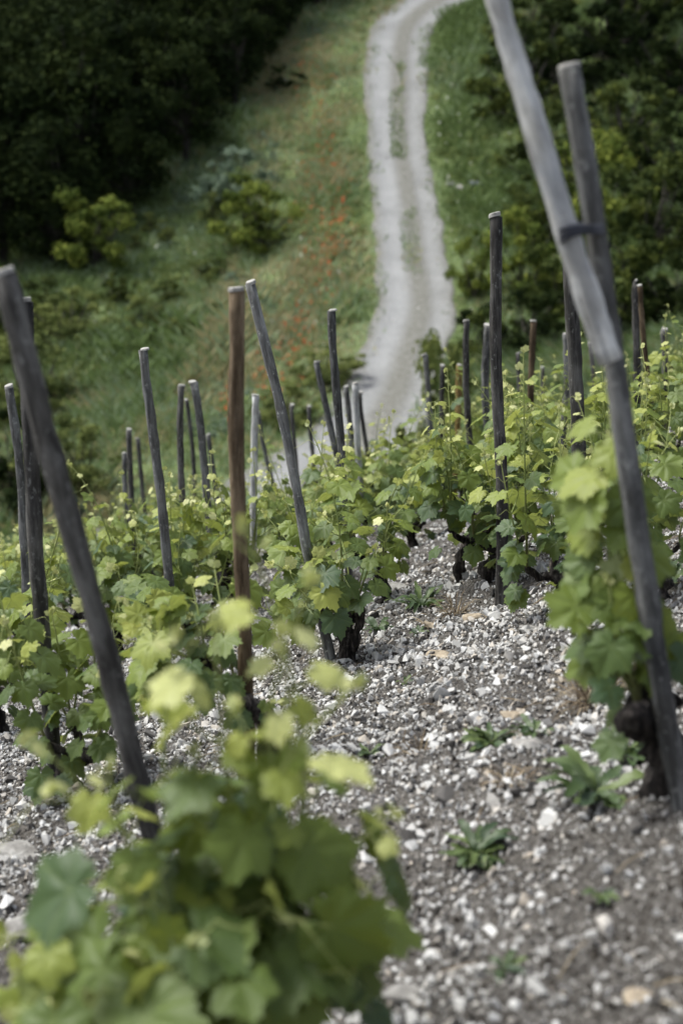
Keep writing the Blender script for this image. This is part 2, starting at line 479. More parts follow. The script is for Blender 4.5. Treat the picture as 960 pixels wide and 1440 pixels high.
# ------------------------------------------------------------------ single rocks
def rock(name, x, d, size, flat, mat, label, group=None, seed=0, rz=0., sink=.3):
    v, f = hull(seed + 900, 22, flat, .12)
    bm = bmesh.new()
    vs = [bm.verts.new(c) for c in v]
    for t_ in f: bm.faces.new([vs[i] for i in t_])
    bmesh.ops.bevel(bm, geom=list(bm.edges), offset=.05, segments=1, affect='EDGES')
    bmesh.ops.recalc_face_normals(bm, faces=bm.faces)
    me = bpy.data.meshes.new(name); 
    bmesh.ops.scale(bm, vec=(size[0], size[1], size[2]), verts=bm.verts)
    bm.to_mesh(me); bm.free(); me.materials.append(M[mat])
    o = link(name, me); o.location = Vector(G(x, d)) + Vector((0, 0, size[2] * flat * (1 - 2 * sink) * .5)); o.rotation_euler = (NR.uniform(-.12, .12) , .2, rz)
    tag(o, label, 'rock', group); return o
ROCKS = [  # px, py, half sizes, material, label
    (620, 924, (.055, .040, .045), 'tan_rock', 'flat tan rock with a pale top on the gravel alley beyond the dry grass tuft'),
    (726, 1008, (.045, .032, .03), 'tan_rock', 'small cream slab on the gravel to the left of the thick black vine stump'),
    (668, 868, (.060, .045, .04), 'tan_rock', 'brown flat rock on the gravel just in front of the dark upright stake'),
    (748, 893, (.050, .036, .035), 'pale_rock', 'thin tan slab on the gravel below the big lobed vine leaves'),
    (612, 876, (.045, .034, .03), 'tan_rock', 'small tan rock beside the straw at the head of the gravel alley'),
    (686, 806, (.045, .04, .05), 'pale_rock', 'rounded pale rock beside the foot of the dark upright stake'),
    (560, 830, (.10, .06, .05), 'pale_rock', 'long grey rock half buried behind the twisted vine stump'),
    (556, 1046, (.026, .020, .02), 'pale_rock', 'little square cream stone left of the bushy green weed'),
    (580, 1397, (.055, .035, .03), 'pale_rock', 'flat pale rock in dark soil near the bottom of the photo'),
    (78, 1318, (.125, .070, .06), 'pale_rock', 'large pale slab lying beside the blurred foreground vine'),
    (24, 1200, (.085, .055, .05), 'pale_rock', 'pale grey rock at the left edge above the large slab'),
    (70, 1232, (.032, .026, .024), 'pale_rock', 'round beige stone between the two pale rocks at the left edge'),
    (742, 1080, (.042, .036, .04), 'pale_rock', 'beige lump of rock between the bushy weed and the tall leafed weed'),
    (700, 790, (.04, .03, .04), 'pale_rock', 'upright grey stone leaning on the gravel behind the dark upright stake'),
    (900, 1395, (.030, .026, .026), 'tan_rock', 'rounded brown stone in the dark soil at the lower right corner'),
]
for k, (px, py, sz, mt, lb) in enumerate(ROCKS):
    x, d = sight(px, py)
    rock('rock', x, d, tuple(v_ * 1.3 for v_ in sz), .55, mt, lb, None, k, R.uniform(-.5, .5))
FAR_ROCKS = [(648, 268, (.55, .4, .5), 'pale_rock', 'pale boulder on the verge to the right of the track'),
             (634, 262, (.3, .25, .3), 'pale_rock', 'small white boulder at the very edge of the verge nearest the track'),
             (668, 262, (.5, .35, .4), 'blue_rock', 'grey boulder in the grass farther from the track edge'),
             (650, 172, (.30, .25, .25), 'pale_rock', 'white stone in the upper grass on the verge right of the track'),
             (75, 490, (.75, .35, .35), 'blue_rock', 'bluish rock showing in the dark scrub behind the left stakes'),
             (107, 372, (.40, .2, .2), 'pale_rock', 'pale flat stone at the foot of the dark wood'),
             (94, 356, (.2, .2, .2), 'pale_rock', 'small pale stone in the grass just below the dark wood'),
             (398, 114, (.45, .25, .25), 'pale_rock', 'grey stone in the bank high up beside the dark wood'),
             (511, 520, (.24, .16, .14), 'pale_rock', 'largest white stone along the left edge of the track'),
             (517, 498, (.16, .12, .12), 'pale_rock', 'white stone on the track edge just above the largest one'),
             (528, 499, (.15, .12, .1), 'pale_rock', 'white stone lying a little inside the left track edge'),
             (570, 407, (.15, .12, .1), 'pale_rock', 'white stone on the left wheel rut of the track'),
             (458, 596, (.15, .12, .1), 'pale_rock', 'white stone at the foot of the poppy bank beside the track')]
for k, (px, py, sz, mt, lb) in enumerate(FAR_ROCKS):
    x, d = sight(px, py, 24)
    rock('boulder' if sz[0] > .3 else 'rock', x, d, sz, .6, mt, lb, None, 50 + k, R.uniform(-.5, .5), .2)
# loose pale stones strewn on the track
mb = MB()
for _ in range(520):
    i = R.randrange(40, 455); o_ = R.choice([R.gauss(0, .28), R.gauss(.85, .2), R.gauss(-.9, .12)])
    x, d = TC[i] + TN[i] * o_ * hw[i]
    v, f = shapes[R.randrange(14)]; s = .03 + .07 * R.random() ** 3
    p = W(x, d, H(x, d) + .06)
    mb.add(v @ np.array(rand_rot(1, NR)[0]).T * s + p, f)
tag(link('track_stones', mb.mesh('track_stones', M['gravel'])), kind='stuff')

# ------------------------------------------------------------------ stakes
def on_ground_along(px0, py0, px1, py1, d):
    for t_ in np.arange(.2, 4, .002):
        px, py = px0 + (px1 - px0) * t_, py0 + (py1 - py0) * t_
        x, u = (px - 480) / F * d, (720 - py) / F * d
        if u <= H(np.array(x), np.array(d), False): return x
    return x

def make_stake(name, base, top, rad_, mat, label, cut='cut', taper=.92, seed=0, point=False, sink=.06, group='wooden vineyard stakes', bend=1.):
    base, top = np.array(base), np.array(top)
    ax = top - base; L = np.linalg.norm(ax); ax /= L
    root = empty(name, base, 0, label, 'stake', group)
    root.rotation_mode = 'QUATERNION'
    root.rotation_quaternion = Vector((0, 0, 1)).rotation_difference(Vector(ax))
    n = 26; r = np.random.default_rng(seed)
    zs = np.linspace(-sink, L, n)
    wob = np.cumsum(r.normal(0, .0011, (n, 2)), axis=0); wob -= np.linspace(0, 1, n)[:, None] * wob[-1]
    P = np.stack([wob[:, 0], wob[:, 1], zs], 1)
    P[:, 0] += bend * r.uniform(.004, .016) * np.sin(np.pi * np.clip(zs / L, 0, 1) * r.uniform(.9, 2.2)) * r.choice([-1, 1]); P[:, 1] += .006 * np.sin(np.pi * np.clip(zs / L, 0, 1) * 2)
    rr = rad_ * (1.0 - (1 - taper) * (zs / L)) * (1 + .05 * r.normal(size=n))
    if point: rr[-3:] *= np.array([.95, .75, .38])
    v, f, c = tube(P, rr, 14, .05, seed)
    mb = MB(); mb.add(v, np.concatenate([np.concatenate([f[:, [0, 1, 2]], f[:, [0, 2, 3]]]), c]))
    link('shaft', mb.mesh('shaft', M[mat], True), root)
    if cut:
        k = 14; a = np.linspace(0, 2 * np.pi, k, endpoint=False)
        tilt = r.uniform(-.25, .25, 2)
        def ring(rad2, z): 
            x_, y_ = np.cos(a) * rad2, np.sin(a) * rad2
            return np.stack([x_, y_, z + tilt[0] * x_ + tilt[1] * y_], 1)
        rt = rr[-1]
        h0 = abs(tilt).sum() * rt
        vv = np.concatenate([ring(rt * 1.0, L - .001 + 0 * a + h0 * 0), ring(rt * .985, L + .004 + h0), ring(rt * .86, L + .007 + h0), [[0, 0, L + .007 + h0]]])
        ff = []
        for j in range(k):
            q_ = (j + 1) % k
            ff += [(j, q_, k + q_), (j, k + q_, k + j), (k + j, k + q_, 2 * k + q_), (k + j, 2 * k + q_, 2 * k + j), (2 * k + j, 2 * k + q_, 3 * k)]
        mb = MB(); mb.add(vv, np.array(ff)); link('cut_end', mb.mesh('cut_end', M[cut]), root)
    return root

S = [  # top px,py; lower px,py; distance; width px; material; label; pointed
 (5, 386, 205, 1170, 3.3, 31, 'wood_dark', 'thick blurred dark grey stake leaning across the left foreground from the left edge', 0),
 (33, 425, 79, 1100, 4.9, 21, 'wood_dark', 'tall dark stake with a pale rounded top just behind the thick blurred stake', 0),
 (13, 545, 45, 880, 7.5, 12, 'wood_grey', 'thin grey stake at the left edge, left of the tall one with the pale top', 0),
 (78, 637, 84, 690, 13, 6, 'wood_grey', 'very small grey stake tip showing right of the thick leaning foreground stake', 0),
 (204, 492, 237, 838, 7.2, 13, 'wood_grey', 'slim grey flat topped stake standing alone before the grassy slope', 0),
 (175, 638, 178, 700, 12, 7, 'wood_grey', 'short grey stake tip, lowest of the far trio left of the slim lone grey stake', 0),
 (182, 605, 185, 720, 11.5, 8, 'wood_dark', 'dark pale topped stake, tallest of the far trio left of the lone stake', 0),
 (193, 617, 203, 700, 14, 6, 'wood_dark', 'thin dark stake, right one of the far trio left of the slim lone grey stake', 0),
 (256, 543, 256, 770, 9.4, 9, 'wood_dark', 'upright dark grey stake, left of the close pair between lone and brown stakes', 0),
 (271, 538, 297, 735, 9.4, 11, 'wood_grey', 'slanting grey stake, right of the close pair between lone and brown stakes', 0),
 (262, 563, 271, 650, 13, 6, 'wood_dark', 'thin far stake seen between the close pair left of the brown stake', 0),
 (293, 612, 303, 680, 13, 7, 'wood_grey', 'short leaning far stake between the slanting grey stake and the brown stake', 0),
 (332, 409, 346, 1140, 4.4, 21, 'wood_brown', 'tall reddish brown stake with a bright cut top standing upright left of centre', 0),
 (353, 399, 464, 930, 5.9, 14, 'wood_lichen', 'silvery lichen flecked stake leaning right beside the brown stake down to the twisted stump', 0),
 (359, 557, 357, 705, 10.5, 10, 'wood_pale', 'pale grey upright stake seen right behind the brown stake', 0),
 (363, 580, 388, 695, 13, 6, 'wood_grey', 'thin slanting stake between the pale upright stake and the lichen flecked stake', 0),
 (411, 570, 415, 640, 14, 6, 'wood_dark', 'tiny dark stake in the far row right behind the lichen flecked stake', 0),
 (435, 572, 441, 650, 13, 6, 'wood_dark', 'thin dark far stake beside a pale shoot tip right of the lichen flecked stake', 0),
 (446, 510, 474, 660, 10.5, 9, 'wood_grey', 'leaning grey stake tucked against the left of the slender stake in front of the track', 0),
 (468, 437, 486, 757, 7.7, 11, 'wood_grey', 'slender upright grey stake in front of the track left of centre', 0),
 (487, 544, 497, 650, 13, 8, 'wood_grey', 'blurry grey stake touching the right side of the slender stake before the track', 0),
 (499, 540, 508, 675, 11, 9, 'wood_pale', 'light grey stake before the pale track right of the slender stake', 0),
 (508, 552, 518, 665, 13, 6, 'wood_dark', 'thin dark leaning stake, last of the cluster before the pale track', 0),
 (596, 500, 608, 612, 12, 8, 'wood_grey', 'grey stake in front of the leafy sapling at the foot of the track', 0),
 (622, 515, 621, 605, 13, 7, 'wood_dark', 'short dark stake between the sapling and the yellowish new stake', 0),
 (646, 514, 642, 605, 12.5, 8, 'wood_yellow', 'yellowish new looking stake with a white top', 0),
 (655, 452, 661, 655, 10, 9, 'wood_dark', 'slim blackish stake with a white top left of the tall dark upright stake', 0),
 (685, 459, 685, 650, 9.8, 11, 'wood_grey', 'blue grey stake close against the left of the tall dark upright stake', 0),
 (695, 305, 704, 822, 6.2, 16, 'wood_dark', 'tall dark upright stake with a pale flat top right of the track', 0),
 (749, 452, 745, 610, 10.5, 9, 'wood_brown', 'brownish grey stake midway between the tall dark upright stake and the tied pair', 0),
 (729, 497, 731, 560, 13, 6, 'wood_dark', 'small dark stake tip just right of the tall dark upright stake', 0),
 (762, 517, 761, 560, 15, 5, 'wood_dark', 'tiny thin stake right of the brownish grey one', 0),
 (796, 470, 794, 570, 10.5, 10, 'wood_grey', 'blue grey stake directly left of the broad stake under the hanging pole', 0),
 (806, 356, 809, 640, 5.5, 19, 'wood_dark', 'broad rough dark stake partly hidden behind the hanging pale pole', 0),
 (830, 482, 833, 530, 12, 7, 'wood_dark', 'thin brown stake tip showing just left of the lower end of the pale pole', 0),
 (857, 515, 858, 560, 11, 8, 'wood_grey', 'grey stake tip peeping out under the lower end of the pale pole', 0),
 (894, 395, 892, 545, 10, 10, 'wood_dark', 'pointed dark stake, left one of the crossing pair at the right', 1),
 (898, 402, 918, 575, 10.2, 8, 'wood_brown', 'light brown leaning stake, right one of the crossing pair at the right', 0),
 (934, 464, 934, 555, 11, 9, 'wood_dark', 'dark short stake nearest the right edge in the far rows', 0),
 (899, 512, 898, 560, 14, 6, 'wood_grey', 'little grey stake under the crossing pair at the right', 0),
]
STK = []
for k, (tx, ty, lx, ly, d, wpx, mt, lb, pt) in enumerate(S):
    bx = on_ground_along(tx, ty, lx, ly, d)
    b = W(bx, d, H(np.array(bx), np.array(d)))
    dt = d - .28 * min(1.7, np.linalg.norm(W((tx - 480) / F * d, d, (720 - ty) / F * d) - b))
    tp = W((tx - 480) / F * dt, dt, (720 - ty) / F * dt)
    make_stake('vine_stake', b, tp, wpx / F * d / 2 * 1.02, mt, lb, 'cut', .95, k, pt)
    STK.append((bx, d, lb))
# the tied pair at the right
d = 3.1
bx = on_ground_along(800, 95, 955, 1150, d)
b = W(bx, d, H(np.array(bx), np.array(d)))
dt = d - .30
tp = W((800 - 480) / F * dt, dt, (720 - 95) / F * dt)
make_stake('vine_stake', b, tp, .0245, 'wood_grey', 'thick grey brown stake rooted by the black stump, its top tied to the pale pole', 'cut', .88, 77, bend=.25)
b1 = np.array(b); t1 = np.array(tp)
def at_row(py):   # point on that stake at image row py
    best = min(np.linspace(0, 1, 800), key=lambda s: abs(720 - F * ((b1 + (t1 - b1) * s - EYE) @ np.array([0, SP, CP])) / ((b1 + (t1 - b1) * s - EYE) @ np.array([0, CP, -SP])) - py))
    return b1 + (t1 - b1) * best
tiep = at_row(318)
ddep = (tiep - EYE) @ np.array([0, CP, -SP])
dp = ddep - .047
pb = W((857 - 480) / F * (dp + .03), dp + .03, (720 - 508) / F * (dp + .03))
pt_ = W((688 - 480) / F * (dp - .12), dp - .12, (720 + 35) / F * (dp - .12))
pole = make_stake('pole', pb, pt_, .0272, 'wood_pale', 'pale grey debarked pole hanging diagonally, tied to the thick stake at the right', None, .80, 91, sink=0, bend=0., group='pole tied to a stake')
pole['category'] = 'pole'
# tie band round both
pc = pb + (pt_ - pb) * ((tiep - pb) @ (pt_ - pb) / ((pt_ - pb) @ (pt_ - pb)))
mid = (tiep + pc) / 2
axis = (t1 - b1) / np.linalg.norm(t1 - b1)
e1 = tiep - pc; e1 -= axis * (e1 @ axis); sep = np.linalg.norm(e1); e1 /= sep; e2 = np.cross(axis, e1)
mb = MB()
for off, ph in ((-.008, 0), (.0, .3), (.008, .8)):
    a = np.linspace(0, 2 * np.pi, 40)
    loop = np.array([mid + e1 * np.cos(t_) * (sep / 2 + .0275) + e2 * np.sin(t_) * .0285 + axis * (off + .006 * np.sin(t_ * 2 + ph)) for t_ in a])
    add_tube(mb, loop, [.0045] * 40, 6)
tl = W((793 - 480) / F * dp, dp - .02, (720 - 336) / F * dp)
st = mid - e1 * (sep / 2 + .02) 
add_tube(mb, np.array([st, (st + tl) / 2 + np.array([0, -.01, .004]), tl]), [.005, .0055, .004], 6)
tag(link('tie_band', mb.mesh('tie_band', M['tie'], True)), 'dark band wrapped round the pale pole and the thick grey brown stake', 'tie')

# ------------------------------------------------------------------ vine leaves
def leaf_template(seed):
    r = np.random.default_rng(seed)
    nA = 48
    ang = np.linspace(-172, 172, nA)
    key = np.array([-180, -172, -152, -128, -108, -84, -55, -28, 0, 28, 55, 84, 108, 128, 152, 172, 180.])
    rv = np.array([.12, .20, .56, .50, .70, .60, .90, .68, 1.05, .68, .90, .60, .70, .50, .56, .20, .12])
    rv = rv * (1 + r.normal(0, .035, len(rv)))
    rad_ = np.interp(ang, key, rv)
    rad_ = np.convolve(np.pad(rad_, 1, mode='edge'), [.18, .64, .18], 'valid')
    rad_ *= 1 + .065 * np.where(np.arange(nA) % 2 == 0, 1, -1) + r.normal(0, .015, nA)
    veins = np.array([-108, -55, 0, 55, 108.])
    dv = np.abs(ang[:, None] - veins[None]).min(1)
    vein = np.clip(1 - dv / 9.0, 0, 1)
    a = np.radians(ang)
    rings, vv = [], []
    for fr in (.36, .70, 1.0):
        z = .045 * np.sin(np.clip(dv / 27., 0, 1) * np.pi * .5) * np.sin(fr * 2.6) 
        rr = rad_ * fr if fr < 1 else rad_
        if fr < 1: rr = fr * (.55 * rad_ + .45 * np.minimum(rad_ * 1.2, .62))
        x, y = np.sin(a) * rr, np.cos(a) * rr
        zz = z - .16 * (x * x) * r.uniform(.4, 1.8) - .22 * np.clip(y, 0, 2) ** 2 * r.uniform(.3, 1.5) + .10 * np.abs(x) + .04 * np.sin(5 * x + r.uniform(0, 6)) * fr + r.normal(0, .012, nA) * fr
        rings.append(np.stack([x, y, zz], 1)); vv.append(vein)
    v = np.concatenate([[[0, 0, 0]]] + rings); vein = np.concatenate([[1.0]] + vv)
    f = []
    for j in range(nA - 1):
        f.append((0, 1 + j + 1, 1 + j))
        for k in range(2):
            p, q_ = 1 + k * nA + j, 1 + (k + 1) * nA + j
            f += [(p, p + 1, q_ + 1), (p, q_ + 1, q_)]
    f = np.array(f)
    return v * .62, f, vein
LT = [leaf_template(s) for s in range(9)]

def norm(v): return v / (np.linalg.norm(v) + 1e-9)
UP = np.array([0, 0, 1.])

def add_leaf(mb, r, pos, tip, nrm, size, age):
    v, f, vein = LT[r.integers(len(LT))]
    y = norm(tip); z = norm(nrm - y * (nrm @ y)); x = np.cross(y, z)
    mb.add(pos + (v * size) @ np.stack([x, y, z]), f, age=float(np.clip(age, 0, 1)), vein=vein)

def bent(p0, p1, bow, n=12, kink=0., r=None):
    t_ = np.linspace(0, 1, n)[:, None]
    P = p0 + (p1 - p0) * t_ + bow * (4 * t_ * (1 - t_))
    if kink and r is not None:
        P[1:-1] += r.normal(0, kink, (n - 2, 3))
    return P

def grow_shoot(fol, r, p0, p1, lmax, bow=None, node=.055, young=.62, dens=1.0, droop=.6, face=None, pale=0.):
    """one green shoot with its petioles and tendrils; leaves go to the foliage"""
    L = np.linalg.norm(p1 - p0)
    bow = bow if bow is not None else r.normal(0, .05, 3) * L
    P = bent(p0, p1, bow, 14)
    sm = MB(); tt_ = np.linspace(0, 1, 14)
    v, f, c = tube(P, .0048 * (1 - .72 * tt_) + .0003, 6)
    sm.add(v, np.concatenate([f[:, [0, 1, 2]], f[:, [0, 2, 3]]]), age=np.concatenate([np.repeat(tt_, 6), [0, 1]]))
    az0 = r.uniform(0, 6.28)
    n = max(5, int(L / node))
    for i in range(n):
        t_ = (i + .6) / n
        q_ = t_ * 13; k = min(int(q_), 12); p = P[k] + (P[k + 1] - P[k]) * (q_ - k)
        T = norm(P[k + 1] - P[k])
        for rep in range(1 if r.random() > (dens - 1) or t_ > .75 else 2):
            az = az0 + np.pi * i + r.normal(0, .75) + rep * 1.6
            a_ = norm(np.cross(T, UP + r.normal(0, .05, 3))); b_ = np.cross(T, a_)
            out = a_ * np.cos(az) + b_ * np.sin(az)
            size = lmax * (.82 + .25 * np.sin(t_ * 3)) * r.uniform(.72, 1.12)
            if t_ > young: size *= max(.20, 1 - .86 * ((t_ - young) / (1 - young)) ** .75)
            if rep: size *= .6
            pd = norm(out * .9 + T * .45 + UP * .12)
            pl = size * r.uniform(.55, .85)
            e = p + pd * pl
            hd = norm(np.array([pd[0], pd[1], 0]) + 1e-4)
            dr = droop * r.uniform(.3, 1.5) * (1 - .8 * max(0, (t_ - young) / (1 - young)))
            tip = norm(hd - UP * dr + r.normal(0, .22, 3))
            nn = norm(UP * .75 + hd * .55 + r.normal(0, .28, 3))
            if face is not None: nn = norm(nn + face * .7)
            if t_ > .88: tip = norm(hd * .5 + UP * .7 + r.normal(0, .2, 3)); nn = norm(hd * -.3 + UP * .3 + r.normal(0, .4, 3))
            age = .12 + .56 * t_ + r.normal(0, .10)
            if t_ > young: age += .55 * ((t_ - young) / (1 - young)) ** 1.2
            age += pale * max(0., t_ - .45) * 2
            if r.random() < .10: age -= .3
            add_leaf(fol, r, e, tip, nn, size, age)
            pv, pf, pc_ = tube(bent(p, e, UP * -.05 * pl, 4), np.array([.0022, .0017, .0015, .0015]) * (size / .1) ** .4, 4)
            sm.add(pv, np.concatenate([pf[:, [0, 1, 2]], pf[:, [0, 2, 3]]]), age=t_)
        if t_ > .45 and r.random() < .55:      # tendril
            az = az0 + np.pi * (i + 1); a_ = norm(np.cross(T, UP + .01)); b_ = np.cross(T, a_)
            o1 = norm(a_ * np.cos(az) + b_ * np.sin(az)); tl_ = r.uniform(.05, .12)
            s_ = np.linspace(0, 1, 12)
            Pt = np.array([p + (o1 * .8 + T * .7) * tl_ * q2 + (UP * np.sin(q2 * 5) * .25 - UP * q2 * .2 + o1 * .2 * np.cos(q2 * 6)) * tl_ * q2 for q2 in s_])
            pv, pf, pc_ = tube(Pt, .0014 * (1 - .6 * s_), 4)
            sm.add(pv, np.concatenate([pf[:, [0, 1, 2]], pf[:, [0, 2, 3]]]), age=.6 + .4 * t_)
    # furled tip
    for _ in range(4):
        T = norm(P[-1] - P[-2])
        add_leaf(fol, r, P[-1] + r.normal(0, .006, 3), norm(T + r.normal(0, .5, 3)), norm(r.normal(0, 1, 3)), r.uniform(.016, .030), 1.0 - r.random() * .1)
    return sm

def woody(tm, r, P, r0, r1, seed):
    P = np.asarray(P, float)
    n = max(8, int(np.linalg.norm(np.diff(P, axis=0), axis=1).sum() / .022))
    Q = spline(P, n); Q[1:-1] += r.normal(0, .004, (n - 2, 3))
    rr = np.linspace(r0, r1, n) * (1 + .2 * r.normal(size=n))
    rr[-1] *= .7
    v, f, c = tube(Q, rr, 12, .27, seed)
    tm.add(v, np.concatenate([f[:, [0, 1, 2]], f[:, [0, 2, 3]], c]))

def knob(tm, r, c, s):
    v, f = hull(int(r.integers(1e6)), 40, .95, .38)
    tm.add(v * s + c, f)

def build_vine(seed, trunk=None, arms=None, shoots=None, lmax=.105, hgt=.52, nshoot=8, r0=.032, dens=1.35, droop=.6, spread=.40, shoot_kw=None, low=15):
    """local coordinates, base at the origin. returns the meshes of its parts"""
    r = np.random.default_rng(seed); tm = MB(); fol = MB(); sms = []
    if trunk is None:
        lean = r.normal(0, .05, 2)
        head = np.array([lean[0], lean[1], r.uniform(.14, .22)])
        trunk = [np.array([0, 0, -.06]), np.array([lean[1] * .6, -lean[0] * .6, .08]), head]
    head = np.array(trunk[-1])
    woody(tm, r, trunk, r0 * 1.15, r0 * .95, seed)
    knob(tm, r, head, r0 * 1.5)
    ends = []
    if arms is None:
        k = r.integers(3, 5); a0 = r.uniform(0, 6.28)
        arms = []
        for i in range(k):
            a = a0 + i * 6.28 / k + r.normal(0, .25); l = r.uniform(.07, .15)
            arms.append(head + np.array([np.cos(a) * l, np.sin(a) * l, r.uniform(.03, .09)]))
    for i, e in enumerate(arms):
        e = np.array(e); mid_ = (head + e) / 2 + np.array([0, 0, -.02]) + r.normal(0, .01, 3)
        woody(tm, r, [head, mid_, e], r0 * .75, r0 * .5, seed + i); knob(tm, r, e, r0 * .75); ends.append(e)
    if shoots is None:
        shoots = []
        for i in range(nshoot):
            e = ends[i % len(ends)]
            o = norm(np.array([e[0] - head[0], e[1] - head[1], 0]) + r.normal(0, .06, 3)); o[2] = 0
            L = hgt * r.uniform(.68, 1.12) * (1.38 if r.random() < .22 else 1)
            th = spread * r.uniform(.1, 1.5)
            shoots.append((e, e + (o * math.sin(th) + UP * math.cos(th)) * L))
    for sh in shoots:
        kw = dict(shoot_kw or {})
        if len(sh) > 2: kw.update(sh[2])
        sms.append(grow_shoot(fol, r, np.array(sh[0], float), np.array(sh[1], float), kw.pop('lmax', lmax), dens=kw.pop('dens', dens), droop=kw.pop('droop', droop), **kw))
    # low leaves that hang round the head
    for i in range(int(low * dens)):
        a = r.uniform(0, 6.28); hd = np.array([np.cos(a), np.sin(a), 0])
        e = ends[i % len(ends)]
        p = e + hd * r.uniform(.04, .13) + UP * r.uniform(-.10, .12)
        add_leaf(fol, r, p, norm(hd - UP * r.uniform(.5, 1.4)), norm(hd + UP * .6), lmax * r.uniform(.7, 1.0), r.uniform(0, .25))
    return tm.mesh('trunk', M['bark'], True), fol.mesh('foliage', M['leaf'], True), [s.mesh('shoot', M['shoot'], True) for s in sms]

def vine_root(meshes, loc, rz, label, group='grapevines in the vineyard'):
    t_, f_, ss = meshes
    root = empty('grapevine', loc, rz, label, 'grapevine', group)
    link('trunk', t_, root); link('foliage', f_, root)
    for s in ss: link('shoot', s, root)
    return root

def rel(px, py, d, o):
    return W((px - 480) / F * d, d, (720 - py) / F * d) - o

# --- custom vines, close to the viewpoint
VPOS = []
def ground_at(px, d):
    x = (px - 480) / F * d; VPOS.append((x, d)); return G(np.array(x), np.array(d))

# foreground
o = ground_at(352, 2.6)
hd = np.array([.0, .02, .26])
def S_(px, py, d, **kw):
    return (hd, rel(px, py, d * 1.17, o), kw)
sh = [S_(343, 740, 1.80, lmax=.075, young=.86, node=.10, pale=.6), S_(440, 815, 1.78, lmax=.062, young=.86, node=.08, pale=.6), S_(250, 890, 1.82, lmax=.095, young=.88, node=.085, pale=.5), S_(395, 890, 1.8, lmax=.08, young=.88, node=.09, pale=.5), S_(300, 870, 1.82, lmax=.095, young=.86, node=.09, pale=.5), S_(500, 965, 1.78, lmax=.11, young=.85, node=.09, pale=.5),
      S_(150, 1075, 1.86, lmax=.10, node=.07, young=.85, pale=.25), S_(45, 1035, 1.95, lmax=.09, young=.85, node=.09, pale=.5), S_(75, 1110, 1.95, lmax=.12), S_(325, 990, 1.9, lmax=.144, young=.8, pale=-.30), S_(380, 1030, 1.93, lmax=.14, young=.8, pale=-.30), S_(270, 1060, 1.9, lmax=.135, young=.8, pale=-.30), S_(430, 1075, 1.95, lmax=.13), S_(550, 1145, 1.95, lmax=.13), S_(510, 1250, 1.9, lmax=.158, young=.8, pale=-.30), S_(170, 1240, 1.78, lmax=.186, young=.88, pale=-.30),
      S_(25, 1365, 1.95, lmax=.13, young=.8), S_(95, 1345, 2.0, lmax=.13, young=.8), S_(280, 1310, 1.82, lmax=.163, young=.9, pale=-.30), S_(400, 1290, 1.85, lmax=.163, young=.88, pale=-.30), S_(495, 1360, 1.9, lmax=.158, young=.88, pale=-.30),
      S_(5, 1320, 1.95, lmax=.13, young=.85), S_(60, 1420, 1.9, lmax=.14, young=.88, pale=-.30), S_(130, 1400, 1.85, lmax=.149, young=.88, pale=-.30), S_(15, 1425, 1.85, lmax=.14, young=.9, pale=-.30), S_(190, 1350, 1.88, lmax=.158, young=.9, pale=-.30), S_(450, 1190, 2.0, lmax=.14, pale=-.30)]
vine_root(build_vine(1, trunk=[(0, 0, -.08), (.03, .01, .1), hd], shoots=sh, r0=.035, dens=.9, shoot_kw=dict(face=np.array([0, -.22, .0]))), o, 0,
          'blurred leafy vine filling the lower left foreground with pale shoot tips on top')

# right, at the tied stake
o = ground_at(940, 3.2)
hd = rel(905, 1010, 3.16, o)
sh = []
def S2(a, b_, da, db, **kw): return (rel(*a, da, o), rel(*b_, db, o), kw)
sh = [S2((895, 985), (860, 540), 3.12, 3.08, lmax=0.119, node=.06, young=.90), S2((893, 985), (876, 610), 3.13, 3.12, lmax=0.114, young=.9), S2((898, 985), (848, 705), 3.1, 3.08, lmax=0.132), S2((893, 990), (860, 640), 3.1, 3.1, lmax=0.123, young=.85),
      S2((898, 980), (856, 815), 3.1, 3.06, lmax=0.128, young=.9), S2((895, 985), (885, 800), 3.14, 3.14, lmax=0.114, young=.9), S2((895, 985), (855, 890), 3.1, 3.08, lmax=0.110, young=.95), S2((895, 985), (872, 730), 3.12, 3.12, lmax=0.123, young=.85)]
tm_ = build_vine(2, trunk=[(0, 0, -.08), rel(948, 1085, 3.19, o), rel(928, 1040, 3.17, o), hd], arms=[rel(884, 1016, 3.08, o), rel(897, 968, 3.14, o), rel(940, 985, 3.2, o), rel(893, 1000, 3.02, o)], shoots=sh, r0=.046, dens=1.1, lmax=.10, droop=.9, low=3, shoot_kw=dict(face=np.array([-.2, -.9, 0])))
vine_root(tm_, o, 0, 'thick black knobbly stumped vine with a tall column of large lobed leaves')

# middle, at the brown stake: a long slanting arm
o = ground_at(392, 4.32)
hd = rel(368, 1000, 4.3, o)
sh = [S2((368, 1000), (395, 985), 4.25, 4.2, lmax=.055, young=.2, node=.03), S2((300, 945), (175, 850), 4.3, 4.2, lmax=.121), S2((290, 935), (268, 815), 4.3, 4.35, lmax=.121), S2((330, 960), (300, 790), 4.3, 4.4, lmax=.115), S2((285, 930), (210, 870), 4.3, 4.15, lmax=.132, young=.9),
      S2((310, 950), (355, 800), 4.3, 4.45, lmax=.11), S2((285, 930), (180, 900), 4.3, 4.3, lmax=.132, young=.9), S2((300, 940), (330, 850), 4.3, 4.2, lmax=.11), S2((290, 930), (200, 980), 4.25, 4.15, lmax=.11, young=.9)]
vine_root(build_vine(3, trunk=[(0, 0, -.06), rel(372, 1010, 4.3, o)], arms=[rel(300, 945, 4.3, o), rel(278, 925, 4.3, o), rel(335, 968, 4.3, o)], shoots=sh, r0=.030, dens=1.0, shoot_kw=dict(face=np.array([0, -.5, 0]))), o, 0,
          'vine with a black arm slanting up left behind the tall reddish brown stake')

